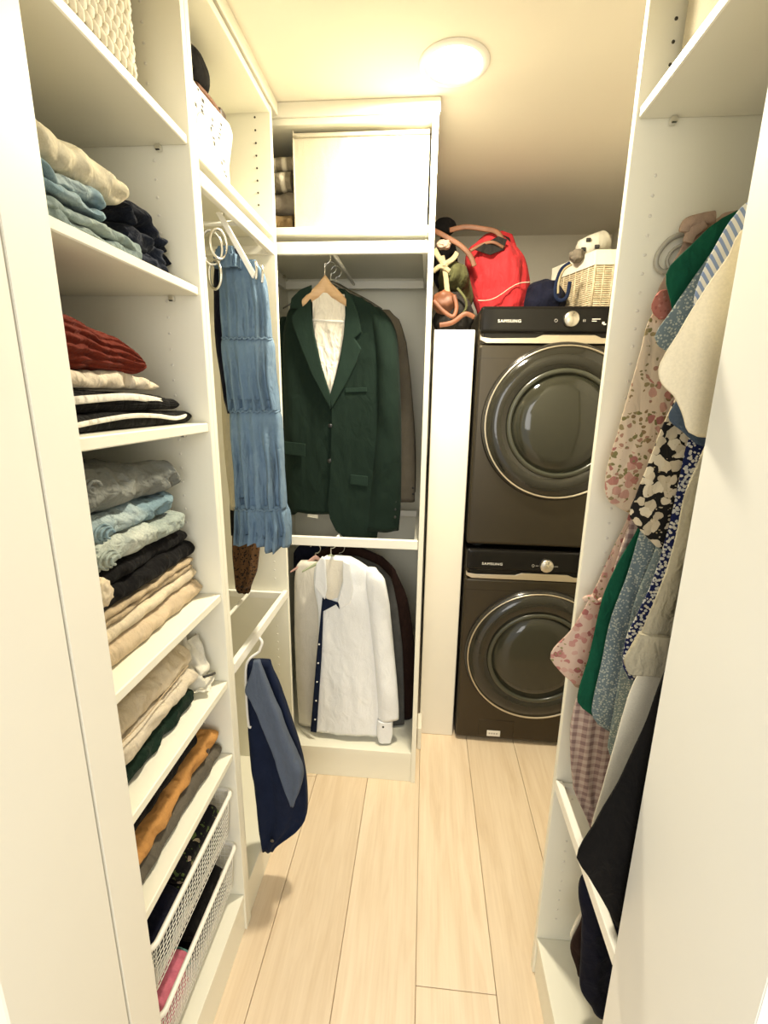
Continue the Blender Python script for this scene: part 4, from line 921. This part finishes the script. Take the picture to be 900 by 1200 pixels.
lump(bkp, 'body', 'black_wool', 2.26, 521, 266, .050, .03, .036, 11, .2); lump(bkp, 'lower', 'black_wool', 2.30, 522, 310, .055, .035, .12, 12, .1)
sc_ = thing('scarf', 'mauve silk scarf tucked at the rucksack top', 'scarf', on(1, 2.04, 520, 288))
lump(sc_, 'fold', 'pink_cotton', 2.04, 520, 287, .030, .02, .018, 13, .4, 2.6)
sc_.children[0].data.materials[0] = MATS['blush']
# navy cloth, cord, wicker basket
crumple('navy_bag', 'dark navy soft bag lying between red tote and wicker basket', 'bag', 'navy_cotton', (.462, 2.10, ZD+.052), (.085, .09, .084), 14, .25, 1.8)
cbx = thing('strap_loop', 'navy and grey strap loop hanging over the wicker basket edge', 'strap', on(1, 1.95, 660, 345))
strap(cbx, [on(1, 1.95, 668, 308), on(1, 1.945, 658, 316), on(1, 1.94, 652, 332), on(1, 1.94, 651, 346), on(1, 1.945, 656, 352), on(1, 1.95, 664, 348), on(1, 1.95, 668, 330)], .007, .003, 'navy_suit', 'loop', 40)
strap(cbx, [on(1, 1.945, 670, 310), on(1, 1.94, 661, 316), on(1, 1.935, 655, 330), on(1, 1.935, 654, 344)], .004, .003, 'strap_webbing', 'loop_edge', 24)
def wicker():
    y0, y1 = 1.96, 2.30; A = on(1, y0, 696, 364); x0 = A.x-.012; x1 = .835; zt = on(1, y0, 697, 293).z
    ro = thing('wicker_basket', 'rectangular natural wicker basket with white cloth rim on the dryer', 'basket', ((x0+x1)/2, (y0+y1)/2, ZD))
    rot = math.radians(-14); cx, cy = x0, y0
    def T(x, y, z): # basket is turned a little, pivoting on its front corner
        dx, dy = x-cx, y-cy; return Vector((cx+dx*math.cos(rot*0)-dy*math.sin(.35), cy+dy*math.cos(.35), z))
    W = x1-x0-.004; DY = .26
    def loop(z, off=0., n=14, wv=0, ph=0):
        P = []
        cs = [(0-off, 0-off), (W+off, 0-off), (W+off, DY+off), (0-off, DY+off)]
        k = 0
        for (ax, ay), (bx_, by) in zip(cs, cs[1:]+cs[:1]):
            for q in range(n):
                u = q/n; k += 1; o_ = wv*math.sin(k*PI+ph)
                nx, ny = (by-ay), -(bx_-ax); L = math.hypot(nx, ny)
                P.append(T(cx+ax+(bx_-ax)*u+nx/L*o_, cy+ay+(by-ay)*u+ny/L*o_, z))
        return P
    m = MB(); h = zt-ZD-.04; R = 22
    for i in range(R): m.tube(loop(ZD+.006+h*i/R, .0, 12, .0008, PI*(i % 2)), h/R*.40, 6, True)
    m.build('weave', 'wicker', ro, kind='stuff')
    L = loop(ZD, .001, 7)
    for i in range(0, len(L), 1): 
        MB().tube([L[i]+Vector((0, 0, .002)), L[i]+Vector((0, 0, zt-ZD-.03))], .0042 if i % 7 == 0 else .0026, 6).build('stake', 'wicker', ro)
    lo, hi = loop(zt-.050, .006, 8), loop(zt, .007, 8)
    hi2, lo2 = loop(zt, -.004, 8), loop(zt-.06, -.006, 8)
    N = len(lo); m = MB(); vs_ = lo+hi+hi2+lo2; fs = []
    for k in range(3):
        for i in range(N): fs.append((k*N+i, k*N+(i+1) % N, (k+1)*N+(i+1) % N, (k+1)*N+i))
    m.add(vs_, fs, False).build('cloth_rim', 'white_cotton', ro)
    return zt
ztw = wicker()
wb_ = thing('white_roll', 'white rolled cloth with small black motifs sticking out of the wicker basket', 'cloth roll', on(1, 2.06, 694, 292))
c0, c1 = on(1, 2.08, 678, 296), on(1, 2.10, 712, 281)
MB().tube([c0, c0.lerp(c1, .04), c0.lerp(c1, .12), c0.lerp(c1, .5), c0.lerp(c1, .88), c0.lerp(c1, .97), c1], [.012, .030, .040, .043, .040, .030, .012], 20).build('roll', 'white_cotton', wb_)
for px, py in ((690, 281), (700, 289), (684, 292)):
    c_ = on(1, 2.045, px, py); MB().box(c_.x-.010, c_.x+.008, c_.y-.004, c_.y+.004, c_.z-.007, c_.z+.007, .003, 2).build('black_motif', 'ink_black', wb_)
rgd = thing('grey_mitt', 'grey knitted cloth lying on the wicker basket rim', 'cloth', on(1, 2.0, 676, 302))
lump(rgd, 'fold', 'grey_fleece', 2.03, 676, 300, .030, .03, .024, 17, .3)

# ------------------------------------------------------------------ wardrobe D: hanging clothes, far to near
XH = XR+.29
def rgar(name, label, cat, mat, y, edge, hd=.010, folds=7, amp=.005, seed=0, xr=None, group=None, extra=None, ripple=.004, hem=.006, p=3.0, top=True):
    rows = []
    for e in edge:
        q_ = on(1, y, e[0], e[1]); rows.append([q_.z, q_.x])
    z0 = rows[0][0]
    if top: rows = [[max(z0+.02, 1.862), XH-.045], [max(z0+.012, 1.850), max(rows[0][1]+.02, XH-.12)]]+rows
    rr = []
    for i, (z, x) in enumerate(rows):
        r_ = xr if xr else min(.905, 2*XH-x)
        r_ = max(r_, x+.05); h = .72*hd*(.55 if i == 0 else 1)
        rr.append((z, x, r_, h))
    root = thing(name, label, cat, ((rr[-1][1]+rr[-1][2])/2, y, rr[-1][0]), group)
    hang_mesh(rr, y, folds, amp*.6, seed, p, n=90, m_=70, ripple=ripple*.8, hem=hem).build('body', mat, root)
    return root, rr
def simple_hanger(label, y, mat='plastic_white', zt=1.862):
    hanger('plastic_hanger', label, mat, (XH, y, zt+.006), .34, .07, .0712+.006+(1.938-zt-.083), .004, False, blade=.006, rotz=0)
G = 'garments packed on the rail of the dress wardrobe'
r1, _ = rgar('blouse', 'sheer blush ruffled blouse on a clear hanger against the wardrobe side', 'blouse', 'blush', .972, [(838, 257), (806, 266), (800, 285), (780, 322), (768, 350), (772, 380), (785, 400)], .008, 9, .003, 1, hem=.003)
for pts in ([(838, 254), (822, 257), (806, 262), (802, 272)], [(826, 262), (812, 272), (806, 284)]):
    P = [on(1, .955, *q_) for q_ in pts]; strap(r1, P, .010, .004, 'blush', 'ruffle', 20)
chg = thing('clear_hanger', 'clear plastic loop hanger showing beside the blush blouse', 'hanger', on(1, .975, 785, 300))
MB().tube(spline([on(1, .979, *q_) for q_ in ((806, 272), (786, 280), (772, 296), (769, 310), (776, 318), (790, 318))], 30), .0045, 8).build('loop', 'clear_plastic', chg)
MB().tube(spline([on(1, .979, *q_) for q_ in ((806, 284), (790, 292), (782, 304), (784, 314))], 20), .003, 8).build('inner_loop', 'clear_plastic', chg)
rgar('dress', 'pink floral dress with flared ruffled hem sticking out past the wardrobe edge', 'dress', 'pink_floral', .945, [(775, 362), (768, 420), (752, 500), (742, 560), (738, 600), (715, 650), (697, 690), (672, 735), (645, 768), (656, 786), (674, 806)], .012, 8, .006, 2, hem=.004)
ru = [o for o in D.objects if o.get('label', '').startswith('pink floral dress')][0]
strap(ru, [on(1, .930, 684, 703), on(1, .926, 692, 700), on(1, .925, 700, 706), on(1, .928, 706, 703), on(1, .930, 714, 707)], .006, .005, 'pink_floral', 'hem_ruffle', 24)
d2, _ = rgar('dress', 'ivory dress with sprigged flowers and a rose print sleeve', 'dress', 'ivory_floral', .920, [(790, 345), (762, 372), (748, 420), (724, 508), (712, 548), (709, 575), (716, 592), (736, 600)], .012, 5, .004, 3, hem=.003)
c_ = on(1, .903, 778, 357); crumple('rose_print', '', '', 'rust_knit', c_, (.020, .004, .024), 3, .25, 3, False, 3, d2)
D.objects[d2.children[-1].name].data.materials[0] = MATS['blush'] if False else spots('rose', (.36, .13, .10), [(120, .3, [(.44, .20, .16), (.28, .09, .07)], .8)])
rgar('dress', 'dusty pink gingham dress hanging long behind the green knit', 'dress', 'gingham', .895, [(800, 400), (790, 470), (765, 540), (735, 620), (712, 690), (690, 770), (670, 838), (668, 880), (672, 925), (683, 950), (692, 972)], .011, 8, .005, 4, hem=.004, xr=.48)
rgar('cardigan', 'emerald green knit cardigan with long drooping side', 'cardigan', 'green_knit', .870, [(842, 258), (812, 285), (781, 318), (786, 355), (794, 392), (800, 430), (790, 500), (768, 570), (747, 620), (724, 660), (706, 700), (690, 770), (676, 820), (684, 832), (694, 838)], .011, 4, .004, 5, hem=.002)
rgar('dress', 'slate blue ditsy floral dress with short frilled sleeve', 'dress', 'ditsy_blue', .845, [(856, 268), (820, 315), (785, 368), (768, 393), (770, 404), (786, 414), (800, 440), (798, 500), (778, 560), (752, 618), (736, 670), (716, 724), (704, 780), (693, 835), (700, 848), (712, 856)], .011, 7, .004, 6, hem=.003)
rgar('dress', 'pale teal ditsy floral dress beside the slate blue one', 'dress', 'ditsy_teal', .822, [(858, 320), (830, 400), (812, 480), (790, 560), (768, 640), (742, 712), (728, 780), (716, 850), (712, 880), (720, 892)], .010, 6, .004, 7, hem=.003)
rgar('blouse', 'black blouse with large cream blossoms', 'blouse', 'dark_bloom', .799, [(868, 300), (840, 400), (800, 455), (778, 497), (763, 535), (745, 583), (738, 602), (744, 613), (768, 640), (790, 652)], .012, 5, .004, 8, hem=.003)
rgar('dress', 'navy dress speckled with white blossoms beside the linen sleeve', 'dress', 'navy_dot', .776, [(866, 380), (830, 460), (806, 515), (796, 560), (787, 602), (774, 650), (762, 686), (746, 720), (733, 748), (729, 780), (736, 795)], .010, 5, .004, 9, hem=.003)
rgar('shirt', 'mid blue denim shirt sleeve with cuff under the cream sweater', 'shirt', 'shirt_denim', .755, [(880, 330), (840, 400), (806, 455), (786, 482), (786, 494), (800, 505), (818, 522), (840, 530)], .012, 3, .003, 10, hem=.003)
rgar('shirt', 'blue and white striped shirt shoulder above the cream sweater', 'shirt', 'blue_stripe', .737, [(886, 232), (858, 256), (838, 290), (818, 335), (814, 360), (824, 372), (850, 385)], .010, 4, .003, 11, hem=.003)
rgar('trousers', 'white trousers hanging beneath the linen shirt cuff', 'trousers', 'cream_twill', .717, [(830, 620), (805, 680), (778, 735), (752, 780), (736, 812), (720, 870), (706, 920), (692, 972), (700, 985), (714, 998)], .010, 3, .004, 12, hem=.003, ripple=.003)
ls, _ = rgar('shirt', 'oatmeal linen shirt with gathered long sleeve and cuff', 'shirt', 'linen', .695, [(870, 380), (852, 440), (838, 490), (822, 528), (802, 577), (793, 618), (782, 660), (768, 699), (754, 734), (750, 746)], .014, 8, .007, 13, hem=.002, xr=.62, ripple=.006)
hang_mesh([(on(1, .69, 748, py).z, on(1, .69, px, py).x, .46, .012) for px, py in ((749, 742), (741, 756), (731, 776), (735, 788))], .690, 3, .002, 3, 3, ripple=.002).build('cuff', 'linen', ls)
rgar('sweater', 'cream knit sweater with a short wide sleeve over the striped shirt', 'sweater', 'cream_knit', .667, [(886, 258), (852, 302), (820, 350), (794, 392), (776, 422), (772, 436), (776, 450), (790, 464), (800, 486), (806, 506), (824, 515), (840, 512)], .013, 3, .004, 14, hem=.003, ripple=.005)
rgar('trousers', 'black trousers hanging at the jamb with slanted hem', 'trousers', 'black_cotton', .642, [(840, 640), (800, 740), (774, 800), (752, 858), (724, 918), (696, 968), (677, 1000), (678, 1010), (690, 1028), (704, 1052), (714, 1070), (722, 1086)], .011, 3, .004, 15, hem=.003, xr=.48)
for y, wh_ in ((.642, 'black trousers by the jamb'), (.667, 'cream knit sweater'), (.717, 'white trousers'), (.737, 'striped shirt'), (.776, 'navy blossom dress'), (.799, 'black blossom blouse'),
               (.822, 'pale teal ditsy dress'), (.845, 'slate blue ditsy dress'), (.870, 'emerald cardigan'), (.895, 'gingham dress'), (.920, 'ivory sprigged dress'), (.945, 'pink floral dress')):
    hanger('plastic_hanger', 'white plastic hanger inside the '+wh_, 'plastic_white', (XH, y, 1.866), .30, .06, .082, .004, False, blade=.006)['group'] = 'hangers on the dress rail'
# lower rail of D
def low(name, label, cat, mat, y, tab, seed, hd=.012):
    o = thing(name, label, cat, (on(1, y, *tab[-1][:2]).x+.03, y, on(1, y, *tab[-1][:2]).z))
    rr = [(on(1, y, a, b).z, on(1, y, a, b).x, on(1, y, a, b).x+w_, hd) for a, b, w_ in tab]
    rr = [(max(z, .1295), a_, b_, h_) for z, a_, b_, h_ in rr]
    rr = [(.602, rr[0][1]+.02, rr[0][2]-.02, .006)]+rr if rr[0][0] < .6 else rr
    hang_mesh(rr, y, 4, .004, seed, 3, ripple=.004, hem=.008).build('trouser_legs', mat, o)
low('trousers', 'dark navy trousers hanging below the lower rail', 'trousers', 'navy_cotton', .802, [(681, 1030, .18), (678, 1048, .18), (682, 1075, .18), (681, 1120, .17), (680, 1158, .16), (694, 1182, .10)], 41, .016)
low('trousers', 'dark brown trousers behind the navy pair on the lower rail', 'trousers', 'brown_suede', .835, [(688, 1040, .16), (680, 1080, .16), (668, 1108, .16), (676, 1140, .15)], 42)
low('trousers', 'beige plaid trousers deepest on the lower rail', 'trousers', 'beige_and_shaded_white', .865, [(690, 1030, .15), (684, 1060, .15), (668, 1096, .15), (672, 1104, .14)], 43)
# cream box on the upper shelf
bx2 = thing('storage_box', 'plain cream box on the shelf above the dresses', 'storage box', (XR+.3, .80, 2.0325))
MB().box(XR+.045, XR+.50, .640, .955, 2.0325, 2.30, .006, 2).build('body', 'box_canvas', bx2); MB().box(XR+.041, XR+.504, .636, .959, 2.26, 2.315, .005, 2).build('lid', 'box_canvas', bx2)
